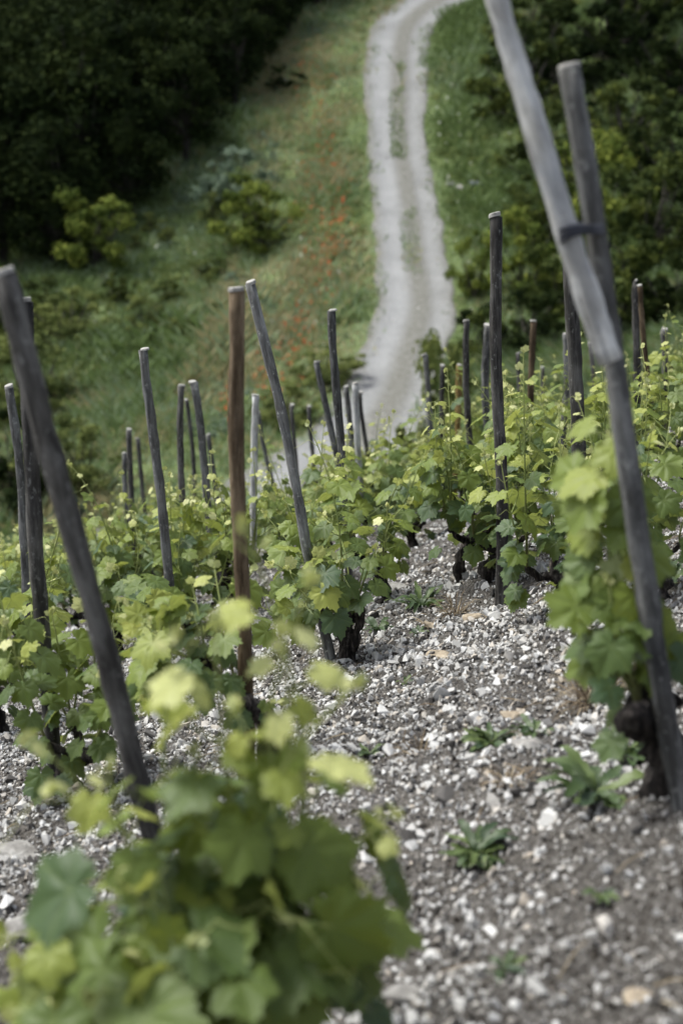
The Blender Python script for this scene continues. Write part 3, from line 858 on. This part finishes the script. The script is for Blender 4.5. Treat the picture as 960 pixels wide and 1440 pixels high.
# the twisted stump in focus
o = ground_at(494, 5.85)
hd = rel(492, 862, 5.83, o)
sh = [S2((480, 858), (432, 595), 5.8, 5.75, lmax=.109, node=.075, dens=1.0, young=.55), S2((480, 858), (400, 700), 5.8, 5.85, lmax=.134), S2((470, 860), (380, 790), 5.8, 5.7, lmax=.141, young=.8), S2((500, 850), (518, 778), 5.8, 5.75, lmax=.134), S2((500, 850), (478, 790), 5.75, 5.6, lmax=.16, young=.8),
      S2((470, 860), (350, 845), 5.8, 5.75, lmax=.128, young=.85), S2((470, 860), (420, 760), 5.8, 6.0, lmax=.141), S2((470, 850), (370, 720), 5.8, 5.95, lmax=.128), S2((500, 850), (530, 770), 5.8, 5.7, lmax=.128), S2((470, 860), (425, 850), 5.7, 5.55, lmax=.13, young=.9), S2((470, 858), (405, 800), 5.7, 5.6, lmax=.13, young=.85), S2((478, 858), (440, 790), 5.7, 5.58, lmax=.13, young=.85), S2((490, 850), (450, 725), 5.8, 6.0, lmax=.128)]
stump_vine = vine_root(build_vine(4, trunk=[(0, 0, -.06), rel(487, 895, 5.84, o), hd], arms=[rel(465, 868, 5.8, o), rel(505, 845, 5.82, o), rel(476, 838, 5.78, o)], shoots=sh, r0=.030, dens=1.15, low=4, shoot_kw=dict(face=np.array([0, -.5, 0]))), o, 0,
          'sharp vine on a twisted black stump at the foot of the lichen flecked stake')
tm = MB(); woody(tm, np.random.default_rng(8), [rel(470, 866, 5.8, o), rel(477, 892, 5.82, o), rel(490, 905, 5.84, o)], .020, .024, 8)
woody(tm, np.random.default_rng(9), [rel(507, 850, 5.8, o), rel(503, 885, 5.8, o), rel(497, 915, 5.82, o)], .017, .02, 9)
link('trunk', tm.mesh('trunk', M['bark'], True), stump_vine)

# --- shared kinds for the other vines
KINDS = [build_vine(40 + k, hgt=.54 + .03 * (k % 4), nshoot=8 + k % 3, lmax=.122, dens=1.0, r0=.026) for k in range(7)]
V = [(528, 7.0, 'round leafy vine on a short black trunk in front of the slender stake', 1.0),
     (690, 6.5, 'full vine with drooping dark lower leaves around the tall dark upright stake', 1.0),
     (652, 6.75, 'vine at the head of the gravel alley just left of the tall dark upright stake', .95),
     (792, 5.5, 'vine with bluish green leaves between the tall dark upright stake and the lobed leaf column', 1.0),
     (112, 4.85, 'dark trunked vine at the foot of the tall dark pale topped stake', 1.0),
     (5, 6.3, 'vine at the left edge beside the thin grey stake', 1.05),
     (272, 7.7, 'vine between the slim lone grey stake and the tall reddish brown stake', 1.0),
     (925, 4.9, 'vine at the right edge behind the thick tied stake', .85),
     (60, 8.0, 'vine behind the leaning foreground stake in the left rows', 1.0),
     (322, 8.0, 'vine standing behind the tall reddish brown stake', 1.0),
     (420, 8.3, 'vine behind the lichen flecked stake', 1.0),
     (585, 9.4, 'vine closing the far end of the gravel alley', 1.0),
     (742, 8.3, 'vine below the brownish grey stake at the right', 1.0),
     (845, 6.8, 'vine behind the lobed leaf column at the tied stake', 1.0),
     (955, 7.0, 'vine at the right edge below the dark short stake', .78),
     (655, 9.6, 'vine at the foot of the slim blackish stake', 1.0),
     (205, 8.7, 'vine behind the slim lone grey stake', 1.0),
     (905, 8.6, 'vine below the crossing pair of stakes', .85)]
o = ground_at(165, 7.75)
hd = rel(175, 850, 7.75, o)
sh = [S2((170, 835), (98, 652), 7.69, 7.62, lmax=.121, young=.5, node=.07), S2((170, 835), (150, 735), 7.75, 7.75, lmax=.149), S2((180, 835), (205, 760), 7.75, 7.88, lmax=.149), S2((180, 835), (185, 720), 7.75, 7.94, lmax=.132), S2((170, 835), (120, 790), 7.75, 7.62, lmax=.154, young=.8), S2((180, 835), (165, 800), 7.62, 7.50, lmax=.154, young=.85), S2((180, 835), (215, 830), 7.75, 7.62, lmax=.154, young=.9), S2((170, 835), (130, 860), 7.75, 7.62, lmax=.143, young=.9), S2((175, 835), (190, 870), 7.62, 5.95, lmax=.143, young=.9)]
vine_root(build_vine(6, trunk=[(0, 0, -.06), rel(168, 865, 7.75, o), hd], arms=[rel(160, 838, 7.75, o), rel(190, 832, 7.75, o)], shoots=sh, r0=.028, dens=1.25, shoot_kw=dict(face=np.array([0, -.4, 0]))), o, 0,
          'vine whose long shoot arches left, just left of the slim lone grey stake')
protos = {}
def place_vine(x, d, label, sc, k, group='grapevines in the vineyard', rz=None):
    p = G(np.array(x), np.array(d)); VPOS.append((x, d))
    rz = R.uniform(0, 6.28) if rz is None else rz
    if k not in protos:
        o_ = protos[k] = vine_root(KINDS[k], p, rz, label, group)
    else:
        o_ = copy_tree(protos[k]); o_.location = Vector(p); o_.rotation_euler = (0, 0, rz); o_['label'] = label; o_['group'] = group
    o_.scale = (sc, sc, sc * R.uniform(.94, 1.08)); return o_
for i, (px, d, lb, sc) in enumerate(V):
    place_vine((px - 480) / F * d, d, lb, sc, i % 7)
for dd in np.arange(9.0, 20.5, 1.02):
    for xx in np.arange(-6.6, 6.7, .92):
        x = xx + R.uniform(-.22, .22) + .3 * (int(dd * 3) % 2); d = dd + R.uniform(-.22, .22)
        if abs(x) > .262 * d + .25: continue
        if min(math.hypot(x - a, d - b_) for a, b_ in VPOS) < .62: continue
        if abs((x / d * F + 480) - 585) < 26 and d < 11: continue
        side = 'right' if x / d > .06 else 'left' if x / d < -.06 else 'middle'
        band = 'nearer' if d < 12.5 else 'farthest'
        place_vine(x, d, {'right': 'low leafy vine in the %s rows on the right half of the slope', 'left': 'low leafy vine in the %s rows on the left half of the slope', 'middle': 'low leafy vine in the %s rows straight below the foot of the track'}[side] % band,
                   R.uniform(.88, 1.08) * (.84 if x / d > .14 else 1), R.randrange(7), 'vines in the %s rows, %s' % (band, side))

# ------------------------------------------------------------------ weeds, dry grass, straw
def weed_mesh(seed, n, length, width, upright, lobed=True):
    r = np.random.default_rng(seed); mb = MB()
    for i in range(n):
        a = r.uniform(0, 6.28); L = length * r.uniform(.55, 1.1); h = np.array([np.cos(a), np.sin(a), 0]); el = upright * r.uniform(.3, 1.0) if r.random() < .8 else r.uniform(1.0, 1.4)
        side = np.array([-h[1], h[0], 0]); m_ = 11; t_ = np.linspace(0, 1, m_)
        cen = np.array([h * L * q_ * math.cos(el * (1 - .75 * q_)) + UP * L * (math.sin(el) * q_ - .55 * q_ * q_ * math.sin(el) + .01 + .05 * math.sin(q_ * 9 + i)) for q_ in t_])
        w = width * np.sin(np.pi * np.clip(t_ * .93 + .05, 0, 1)) ** .8 * (.45 + .75 * t_)
        if lobed: w = w * (1 + .22 * np.where(np.arange(m_) % 2, 1, -1))
        tw = r.normal(0, .3)
        sd = side + UP * tw
        vs = np.concatenate([cen + sd * w[:, None] + UP * w[:, None] * .3, cen, cen - sd * w[:, None] + UP * w[:, None] * .3])
        f = []
        for k in range(m_ - 1):
            f += [(k, k + 1, m_ + k + 1), (k, m_ + k + 1, m_ + k), (m_ + k, m_ + k + 1, 2 * m_ + k + 1), (m_ + k, 2 * m_ + k + 1, 2 * m_ + k)]
        mb.add(vs, np.array(f), tone=r.uniform(0, 1))
    return mb.mesh('weed', M['weed_leaf'], True)
WEEDS = [(838, 1128, 22, .135, 0.0179, .7, 'rosette weed with one tall upright leaf beside the black stump'),
         (668, 1192, 27, .10, 0.0126, .75, 'low lobed weed at the edge of the dark soil'),
         (690, 1068, 37, .085, 0.0095, .75, 'bushy bluish green weed in the middle of the gravel alley'),
         (752, 1052, 20, .07, 0.0084, .8, 'smaller green weed just right of the bushy bluish one'),
         (884, 1060, 20, .10, 0.0147, .8, 'bright green weed growing right under the knobbly stump'),
         (592, 855, 27, .17, 0.0147, 1.1, 'sprawling weed behind the twisted stump at the foot of the vine'),
         (530, 890, 15, .10, 0.0126, .7, 'small weed beside the twisted black stump'),
         (570, 958, 10, .05, 0.0074, .6, 'tiny sprig on the gravel right of the twisted stump'),
         (585, 885, 13, .08, 0.0115, .6, 'flat weed between the twisted stump and the brown rocks'),
         (75, 1085, 20, .08, 0.0084, .8, 'small feathery weed on the gravel under the left vine'),
         (845, 1290, 10, .04, 0.0063, .7, 'tiny seedling in the dark soil at the lower right'),
         (708, 1385, 11, .05, 0.0074, .7, 'small green seedling near the bottom edge of the dark soil'),
         (520, 1085, 10, .05, 0.0074, .8, 'tiny green sprig right of the pale hanging shoot'),
         (940, 830, 23, .16, 0.0168, .9, 'weed clump at the right edge behind the thick tied stake')]
for k, (px, py, n, L, w, el, lb) in enumerate(WEEDS):
    x, d = sight(px, py)
    o_ = link('weed', weed_mesh(k + 5, n, L, w, el)); o_.location = Vector(G(np.array(x), np.array(d), .008)); tag(o_, lb, 'weed', 'weeds on the gravel')

def tuft_mesh(name, seed, n, length, width, spread, mat):
    r = np.random.default_rng(seed); mb = MB()
    for i in range(n):
        a = r.uniform(0, 6.28); h = np.array([np.cos(a), np.sin(a), 0]); L = length * r.uniform(.4, 1.2); s = spread * r.uniform(.2, 1.3)
        p0 = h * r.uniform(0, .05); p1 = p0 + (h * math.sin(s) + UP * math.cos(s)) * L * .6; p2 = p1 + (h * math.sin(s + .9) + UP * math.cos(s + .9)) * L * .4
        sd = np.array([-h[1], h[0], 0]) * width
        mb.add([p0 - sd, p0 + sd, p1 + sd * .8, p1 - sd * .8, p2], np.array([(0, 1, 2), (0, 2, 3), (3, 2, 4)]), tone=r.uniform(0, 1))
    return mb.mesh(name, M[mat])
for k, (px, py, n, L, lb) in enumerate([(835, 975, 170, .15, 'dark dry grass tuft on the gravel under the large lobed leaves'), (905, 955, 60, .12, 'pale dry grass tuft between the lobed leaves and the tied stake'),
                                   (590, 1075, 70, .08, 'small withered tuft left of the bushy bluish weed'), (640, 850, 60, .12, 'withered straw clump at the head of the gravel alley'), (715, 1118, 60, .07, 'withered dark tuft below the bushy bluish weed')]):
    x, d = sight(px, py)
    o_ = link('dry_grass_tuft', tuft_mesh('dry_grass_tuft', k + 60, n, L, .0022, 1.15, 'dry_straw')); o_.location = Vector(G(np.array(x), np.array(d), .0)); tag(o_, lb, 'dry grass', 'dry grass tufts')
mb = MB()
for _ in range(420):
    d = math.sqrt(R.uniform(1.5, 95)); x = R.uniform(-1, 1) * (.28 * d + .2)
    if fbm(np.array(x * 1.6), np.array(d * 1.6), 55, 3) > .12 and R.random() < .6: continue
    a = R.uniform(0, 6.28); L = R.uniform(.04, .13); e = np.array([math.cos(a) * L, math.sin(a) * L])
    p0 = W(x, d, H(np.array(x), np.array(d)) + .014); p1 = W(x + e[0], d + e[1], H(np.array(x + e[0]), np.array(d + e[1])) + .016)
    v, f, c = tube(bent(p0, p1, UP * R.uniform(0, .012), 4), [.0016, .002, .0018, .001], 4)
    mb.add(v, np.concatenate([f[:, [0, 1, 2]], f[:, [0, 2, 3]]]), tone=R.random())
tag(link('straw_litter', mb.mesh('straw_litter', M['dry_straw'])), kind='stuff')

# ------------------------------------------------------------------ hillside grass and flowers
def scatter_hill(n, dlo, dhi, xs=1.0):
    d = np.sqrt(NR.uniform(dlo ** 2, dhi ** 2, n)); x = NR.uniform(-1, 1, n) * (.262 * d + 2.5) * xs
    return x, d
x, d = scatter_hill(330000, 24, 96)
s = x - np.interp(d, _rd, _rx); td = track_dist(x, d)
keep = (td > 1.42 + .4 * NR.uniform(-1, 1, len(x)) + .5 * fbm(x * .9, d * .9, 77, 2))
strip = (td < .36) & (fbm(x * .8, d * .25, 71, 2) > .06) & (NR.uniform(0, 1, len(x)) < .8) & (d > 44) & (d < 84)
patchy = NR.uniform(0, 1, len(x)) < np.clip(.75 + 1.3 * fbm(x * .6, d * .6, 83, 3), .12, 1)
keep = (keep & patchy) | strip
x, d, s, strip, td = x[keep], d[keep], s[keep], strip[keep], td[keep]
n = len(x)
lush = np.clip(.5 + 1.5 * fbm(x * .22, d * .22, 91, 3), 0, 1)
hgt = (.16 + .36 * NR.uniform(0, 1, n)) * (.6 + .7 * lush); hgt[strip] *= .7
near_edge = np.clip((td - 1.2) / 1.3, .55, 1); hgt *= np.where(strip, 1, near_edge) * np.where(s < -6, 1.35, 1) * np.where(s > 3, 1.3, 1)
tone = np.clip(.42 + .75 * fbm(x * .30, d * .30, 95, 3) + .35 * fbm(x * 1.3, d * 1.3, 97, 2) + np.where((s > -8) & (s < -1.5), .26, -.06) - np.where(s > 1.5, .18, 0), 0, 1)
az = NR.uniform(0, 6.28, n); ln = NR.uniform(.1, .75, n) * hgt
lean = np.stack([np.cos(az) * ln, np.sin(az) * ln, hgt], 1)
wd = NR.uniform(.018, .045, n); sd = np.stack([-np.sin(az) * wd, np.cos(az) * wd, 0 * wd], 1)
p = W(x, d, H(x, d)); p[:, 2] -= .03
vv = np.stack([p - sd, p + sd, p + lean * .6 + sd * .8 + np.array([0, 0, .0]), p + lean * np.array([1.5, 1.5, 1])], 1)
f = np.array([(0, 1, 2), (0, 2, 3)])
ff = (f[None] + (np.arange(n) * 4)[:, None, None]).reshape(-1, 3)
mb = MB(); mb.add(vv.reshape(-1, 3), ff, tone=np.repeat(tone, 4))

n = 60000
d = NR.uniform(37, 49, n); x = NR.uniform(3.4, 13.5, n); k_ = (track_dist(x, d) > 1.9) & (x < .27 * d)
x, d = x[k_], d[k_]; n = len(x)
hgt = NR.uniform(.3, .8, n) * (.7 + .8 * (fbm(x * .9, d * .9, 121, 2) + .3)); az = NR.uniform(0, 6.28, n); ln = NR.uniform(.15, .7, n) * hgt
lean = np.stack([np.cos(az) * ln - .12, np.sin(az) * ln, hgt], 1); wd = NR.uniform(.012, .026, n)
sd = np.stack([-np.sin(az) * wd, np.cos(az) * wd, 0 * wd], 1)
p = W(x, d, H(x, d)); p[:, 2] -= .03
vv = np.stack([p - sd, p + sd, p + lean * .6 + sd * .9, p + lean * np.array([1.5, 1.5, 1])], 1)
ff = (f[None] + (np.arange(n) * 4)[:, None, None]).reshape(-1, 3)
mb.add(vv.reshape(-1, 3), ff, tone=np.repeat(np.clip(.40 + .5 * fbm(x * .5, d * .5, 131, 2) + NR.normal(0, .1, n), .1, .68), 4))
tag(link('grass', mb.mesh('grass', M['grass_blade'])), kind='stuff')
# leafy ground cover in soft mounds
def leaf_quads(mb, c, n, radius, size, r, tone, squash=.8, shell=.55):
    q_ = r.normal(size=(n, 3)); q_ /= np.linalg.norm(q_, axis=1)[:, None]
    rr = radius * (shell + (1 - shell) * r.uniform(0, 1, n)) ** 1.0
    p = c + q_ * rr[:, None] * np.array([1, 1, squash])
    nn = q_ * .7 + r.normal(0, .55, (n, 3)) + np.array([0, 0, .45]); nn /= np.linalg.norm(nn, axis=1)[:, None]
    a = np.cross(nn, r.normal(size=(n, 3))); a /= np.linalg.norm(a, axis=1)[:, None]; b_ = np.cross(nn, a)
    sz = size * r.uniform(.6, 1.3, n)[:, None]
    vv = np.stack([p - a * sz, p + b_ * sz * .42 + nn * sz * .12, p + a * sz, p - b_ * sz * .42 + nn * sz * .12], 1)
    f = (np.array([(0, 1, 2), (0, 2, 3)])[None] + (np.arange(n) * 4)[:, None, None]).reshape(-1, 3)
    mb.add(vv.reshape(-1, 3), f, tone=np.repeat(np.clip(tone + r.normal(0, .12, n), 0, 1), 4))
x, d = scatter_hill(9500, 26, 95)
td = track_dist(x, d); s = x - np.interp(d, _rd, _rx)
keep = (td > 2.0) & (NR.uniform(0, 1, len(x)) < np.clip(.45 + 1.6 * fbm(x * .25, d * .25, 103, 3), .05, 1))
mb = MB(); mb2 = MB()
for xx, d_, ss in zip(x[keep], d[keep], s[keep]):
    c = W(xx, d_, H(np.array(xx), np.array(d_)) + .05)
    rad_ = NR.uniform(.16, .5) if ss > -4 else NR.uniform(.2, .85) * (.5 + NR.random() * .5)
    tgt = mb2 if (fbm(np.array(xx * .18), np.array(d_ * .18), 107, 2) > .06 and ss < -3) else mb
    leaf_quads(tgt, c, int(34 + 95 * rad_), rad_, .07, NR, NR.uniform(0, .9), .75, .4)
tag(link('ground_cover', mb.mesh('ground_cover', M['olive_leaf'])), kind='stuff')
tag(link('ground_cover', mb2.mesh('ground_cover', M['blue_bush_leaf'])), kind='stuff')

def flowers(name, pts_, size, mat, hlo, hhi):
    mb = MB()
    for (x, d) in pts_:
        c = W(x, d, H(np.array(x), np.array(d))) + UP * R.uniform(hlo, hhi)
        a0 = R.uniform(0, 6.28); k = 5; tilt = NR.normal(0, .5, 2); s = size * R.uniform(.7, 1.25)
        ring = []
        for j in range(2 * k):
            a = a0 + j * np.pi / k; rr = s * (1 if j % 2 else .72)
            ring.append([c[0] + math.cos(a) * rr, c[1] + math.sin(a) * rr, c[2] + tilt[0] * math.cos(a) * rr + tilt[1] * math.sin(a) * rr])
        v = np.array([c - UP * s * .45] + ring)
        f = [(0, 1 + j, 1 + (j + 1) % (2 * k)) for j in range(2 * k)]
        mb.add(v, np.array(f), tone=R.random())
    tag(link(name, mb.mesh(name, M[mat])), kind='stuff')
pp = []
PC = [(450, 120, 16), (452, 165, 18), (462, 215, 18), (440, 250, 18), (462, 350, 16), (470, 300, 18), (459, 385, 14), (416, 478, 14), (402, 518, 12), (480, 330, 12), (478, 260, 14), (432, 445, 12), (428, 108, 12), (372, 548, 9), (322, 580, 9), (436, 320, 16)]
for (px, py, sg) in PC:
    for _ in range(52 if sg < 19 else 40):
        a, b_ = R.gauss(px, 3 + sg * .5), R.gauss(py, 6 + sg * 1.4)
        x, d = sight(a, b_, 26)
        if track_dist(np.array(x), np.array(d)) > 1.7: pp.append((x, d)) if R.random() < .85 else None
flowers('poppies', pp, .058, 'poppy_petal', .22, .5)
wp = []
for _ in range(150):
    x, d = sight(R.choice([R.uniform(90, 500), R.uniform(610, 720)]), R.uniform(60, 560), 26)
    if track_dist(np.array(x), np.array(d)) > 1.8: wp.append((x, d))
flowers('white_flowers', wp, .06, 'white_petal', .25, .5)

# ------------------------------------------------------------------ shrubs and trees
def make_bush(seed, mat, w, h, leaf=.10, n=3200, tree=False):
    """unit plant: crown of leaf clumps on limbs; base at the origin"""
    r = np.random.default_rng(seed); fol = MB(); wood = MB()
    if tree:
        tr = [np.array([0, 0, -.3]), np.array([r.normal(0, .12), r.normal(0, .12), h * .25]), np.array([r.normal(0, .25), r.normal(0, .25), h * .6])]
        woody(wood, r, tr, .035 * h, .015 * h, seed)
        lo, hub = h * .16, tr[1]
    else:
        lo, hub = h * .10, np.array([0, 0, .02])
    nc_ = 34 if tree else 40
    cs = []
    for i in range(nc_):
        a = r.uniform(0, 6.28); z = lo + (h - lo) * r.uniform(.05, .97)
        prof = math.sin(math.pi * min(1, max(.06, (z - lo) / (h - lo) * .80 + .16))) ** .7
        rr = w / 2 * prof * math.sqrt(r.uniform(.12, 1)) * (r.uniform(.7, 1.1) if tree else r.uniform(.6, 1.45))
        if not tree and r.random() < .4: z *= .45
        cs.append(np.array([math.cos(a) * rr, math.sin(a) * rr, z * r.uniform(.9, 1.05)]))
    per = n // nc_
    for i, c in enumerate(cs):
        if r.random() < .7:
            woody(wood, r, [hub, (hub + c) / 2 + r.normal(0, .04 * w, 3), c], .012 * h, .004 * h, seed + i)
        cr = (r.uniform(.13, .24) if tree else r.uniform(.06, .18)) * (w + h) / 2
        leaf_quads(fol, c, int(per * r.uniform(.6, 1.4)), cr, leaf, r, r.uniform(0, .95), .72, .25)
    return wood.mesh('trunk' if tree else 'stem', M['tree_bark'], True), fol.mesh('crown' if tree else 'foliage', M[mat])

def plant(name, meshes, x, d, sc, rz, label, cat, group, parts):
    o_ = empty(name, G(np.array(x), np.array(d), -.05), rz, label, cat, group); o_.scale = sc
    for m_, nm in zip(meshes, parts): link(nm, m_, o_)
    return o_

ed0 = np.array([63, 66, 69, 73, 78, 83, 88, 93]); ex0 = np.array([-16.5, -12, -9.2, -6.4, -4.6, -3, -1.6, .2])
BK = {}
for k in range(3):
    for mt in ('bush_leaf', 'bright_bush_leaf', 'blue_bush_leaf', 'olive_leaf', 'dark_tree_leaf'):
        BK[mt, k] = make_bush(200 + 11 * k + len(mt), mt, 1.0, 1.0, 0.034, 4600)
B = [  # px, base py, width px, height px, material, label
 (135, 378, 112, 118, 'bright_bush_leaf', 'yellow green bush standing at the foot of the dark wood on the left'),
 (62, 360, 62, 85, 'blue_bush_leaf', 'greyish bush left of the yellow green bush at the foot of the wood'),
 (322, 288, 95, 92, 'blue_bush_leaf', 'blue green bush below the dark wood nearest the poppy bank'),
 (362, 352, 118, 112, 'bright_bush_leaf', 'bright yellow green bush right below the blue green one'),
 (185, 225, 60, 70, 'olive_leaf', 'pale olive shrub at the edge of the dark wood'),
 (95, 492, 110, 90, 'olive_leaf', 'olive scrub behind the bluish rock at the left'),
 (30, 470, 110, 100, 'bush_leaf', 'dark scrub at the left edge behind the leaning stake top'),
 (40, 590, 150, 130, 'olive_leaf', 'dark bush at the left edge below the bluish rock'),
 (20, 705, 140, 150, 'dark_tree_leaf', 'lowest dark bush at the left edge just above the vines'),
 (110, 690, 110, 110, 'olive_leaf', 'green bush behind the long arching shoot at the left'),
 (400, 600, 90, 70, 'olive_leaf', 'low green shrub at the foot of the poppy bank'),
 (460, 540, 90, 60, 'olive_leaf', 'low green shrub on the bank just left of the track'),
 (400, 130, 50, 40, 'dark_tree_leaf', 'little dark shrub on the bank close to the wood edge'),
 (728, 170, 125, 135, 'bush_leaf', 'rounded dark green bush on the slope right of the upper track'),
 (770, 120, 140, 130, 'dark_tree_leaf', 'dark bush behind the upper part of the pale pole'),
 (740, 60, 100, 80, 'bush_leaf', 'green bush at the top edge right of the track bend'),
 (860, 85, 150, 130, 'dark_tree_leaf', 'dark bush at the top edge right of the tied stake'),
 (945, 140, 140, 150, 'dark_tree_leaf', 'dark thicket bush in the upper right corner'),
 (905, 40, 130, 110, 'bush_leaf', 'bush on the skyline side in the upper right corner'),
 (880, 240, 140, 130, 'bush_leaf', 'green bush right of the top of the tied stake'),
 (955, 290, 150, 150, 'dark_tree_leaf', 'dark bush at the right edge at the height of the tie'),
 (760, 250, 110, 110, 'bush_leaf', 'shaded bush left of the tied stake below its top'),
 (820, 330, 140, 140, 'bright_bush_leaf', 'yellowish bush directly behind the tie band'),
 (745, 345, 100, 100, 'bush_leaf', 'green bush left of the tie band'),
 (915, 370, 150, 160, 'bush_leaf', 'big green bush right of the tie band'),
 (735, 420, 110, 125, 'bright_bush_leaf', 'leafy bush behind the top of the tall dark upright stake'),
 (665, 420, 60, 90, 'bright_bush_leaf', 'tall light green shrub along the right edge of the track'),
 (795, 455, 130, 130, 'bush_leaf', 'dark green bush behind the broad dark stake'),
 (870, 470, 130, 140, 'bush_leaf', 'bush behind the lower end of the pale pole'),
 (950, 465, 120, 140, 'dark_tree_leaf', 'dark bush at the right edge behind the crossing stakes'),
 (735, 505, 130, 110, 'dark_tree_leaf', 'shadowy bush behind the brownish grey stake'),
 (680, 520, 80, 90, 'bush_leaf', 'bush between the sapling and the tall dark upright stake'),
]
for k, (px, py, wpx, hpx, mt, lb) in enumerate(B):
    x, d = sight(px, py, 24)
    sc = (wpx / F * d * 1.08, wpx / F * d * 1.0, hpx / F * d * 1.02)
    plant('shrub', BK[mt, k % 3], x, d, sc, R.uniform(0, 6.28), lb, 'shrub', 'shrubs on the far hillside', ('stem', 'foliage'))
for side, lo_, hi_, cnt in (('left', -21, -7, 26), ('right', 8, 26, 36)):
    got = 0
    while got < cnt:
        d = R.uniform(41, 76); x = np.interp(d, _rd, _rx) + R.uniform(lo_, hi_)
        if abs(x) > .25 * d: continue
        if side == 'left' and x < np.interp(d, ed0, ex0) + .6 and d > 62: continue
        if R.random() > .35 + 2.2 * float(fbm(np.array(x * .15), np.array(d * .15), 141, 2)) + .3: continue
        if side == 'left' and d < 52 and x > -9: continue
        if side == 'right' and d < 50: continue
        got += 1
        w_, h_ = R.uniform(.8, 2.2), R.uniform(.5, 1.5)
        mt = R.choice(['olive_leaf', 'olive_leaf', 'bush_leaf', 'blue_bush_leaf', 'bush_leaf'] if side == 'left' else ['bush_leaf', 'bush_leaf', 'olive_leaf', 'dark_tree_leaf'])
        plant('shrub', BK[mt, R.randrange(3)], x, d, (w_, w_ * R.uniform(.8, 1.2), h_), R.uniform(0, 6.28), 'low scrub bush in the rough grass slope left of the track' if side == 'left' else 'low scrub bush on the rough slope right of the track', 'shrub',
              'low scrub left of the track' if side == 'left' else 'low scrub right of the track', ('stem', 'foliage'))
# the airy sapling in front of the track
sap = make_bush(333, 'olive_leaf', 1.0, 1.0, .05, 1900)
x = (602 - 480) / F * 37.; d = 37.
hs = H(np.array(x), np.array(d)); hp = ((720 - 430) / F * d - hs)
plant('sapling', sap, x, d, (2.2, 1.9, hp * .9), 1.0, 'airy leafy sapling overlapping the right edge of the lower track', 'sapling', None, ('stem', 'foliage'))

# wood on the left
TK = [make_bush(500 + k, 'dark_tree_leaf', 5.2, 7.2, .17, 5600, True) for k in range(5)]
edge_pts = [(63, -16.5), (66, -12.0), (69, -9.2), (73, -6.4), (78, -4.6), (83, -3.0), (88, -1.6), (93, .2)]
ed = np.array([e[0] for e in edge_pts]); ex = np.array([e[1] for e in edge_pts])
tprot = {}
def tree(x, d, s, label, group):
    k = R.randrange(5); rz = R.uniform(0, 6.28)
    if k not in tprot:
        o_ = tprot[k] = plant('tree', TK[k], x, d, (s, s, s), rz, label, 'tree', group, ('trunk', 'crown'))
    else:
        o_ = copy_tree(tprot[k]); o_.location = Vector(G(np.array(x), np.array(d), -.05)); o_.rotation_euler = (0, 0, rz); o_.scale = (s, s, s)
        o_['label'] = label; o_['group'] = group
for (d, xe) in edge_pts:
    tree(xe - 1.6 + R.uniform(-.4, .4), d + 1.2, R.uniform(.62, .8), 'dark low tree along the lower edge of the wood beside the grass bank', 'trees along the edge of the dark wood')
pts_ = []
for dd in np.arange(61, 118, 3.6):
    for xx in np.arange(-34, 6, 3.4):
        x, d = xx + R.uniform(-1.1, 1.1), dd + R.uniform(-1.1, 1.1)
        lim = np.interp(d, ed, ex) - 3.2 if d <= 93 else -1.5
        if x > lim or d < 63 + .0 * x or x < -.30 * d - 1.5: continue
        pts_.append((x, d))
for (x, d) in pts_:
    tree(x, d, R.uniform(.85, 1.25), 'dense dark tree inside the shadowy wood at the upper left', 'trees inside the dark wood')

# ------------------------------------------------------------------ light, world, camera
wd_ = bpy.data.worlds.new('World'); scene.world = wd_; wd_.use_nodes = True
nt = wd_.node_tree; nt.nodes.clear()
sky = nt.nodes.new('ShaderNodeTexSky'); sky.sky_type = 'NISHITA'; sky.sun_disc = False
SUN_EL, SUN_AZ = rad(58), rad(-66)      # azimuth from +Y towards +X
sky.sun_elevation = SUN_EL; sky.sun_rotation = SUN_AZ; sky.air_density = 1.0; sky.dust_density = 3.0; sky.ozone_density = 1.0
hs_ = nt.nodes.new('ShaderNodeHueSaturation'); hs_.inputs['Saturation'].default_value = .52
bg = nt.nodes.new('ShaderNodeBackground'); bg.inputs['Strength'].default_value = .082
ow = nt.nodes.new('ShaderNodeOutputWorld')
nt.links.new(sky.outputs[0], hs_.inputs['Color']); nt.links.new(hs_.outputs[0], bg.inputs[0]); nt.links.new(bg.outputs[0], ow.inputs[0])
sl = bpy.data.lights.new('sun', 'SUN'); sl.energy = 1.4; sl.angle = rad(22); sl.color = (.985, 1, .945)
so = bpy.data.objects.new('sun', sl); COL.objects.link(so)
to_sun = Vector((math.sin(SUN_AZ) * math.cos(SUN_EL), math.cos(SUN_AZ) * math.cos(SUN_EL), math.sin(SUN_EL)))
so.rotation_euler = to_sun.to_track_quat('Z', 'Y').to_euler()

cam = bpy.data.cameras.new('camera'); co_ = bpy.data.objects.new('camera', cam); COL.objects.link(co_)
cam.sensor_fit = 'VERTICAL'; cam.sensor_height = 36; cam.lens = 50; cam.clip_start = .05; cam.clip_end = 1000
co_.location = Vector(EYE); co_.rotation_euler = (math.pi / 2 - PITCH, 0, 0)
cam.dof.use_dof = True; cam.dof.focus_distance = 6.0; cam.dof.aperture_fstop = 2.1
scene.camera = co_

scene.render.engine = 'CYCLES'
scene.cycles.use_denoising = True
scene.cycles.max_bounces = 6; scene.cycles.diffuse_bounces = 3; scene.cycles.transmission_bounces = 4; scene.cycles.glossy_bounces = 2
scene.cycles.use_adaptive_sampling = True; scene.cycles.adaptive_threshold = .02
vs = scene.view_settings
scene.display_settings.display_device = 'sRGB'
vs.view_transform = 'Standard'; vs.look = 'None'; vs.exposure = 1.68; vs.gamma = 1.0; vs.use_curve_mapping = False
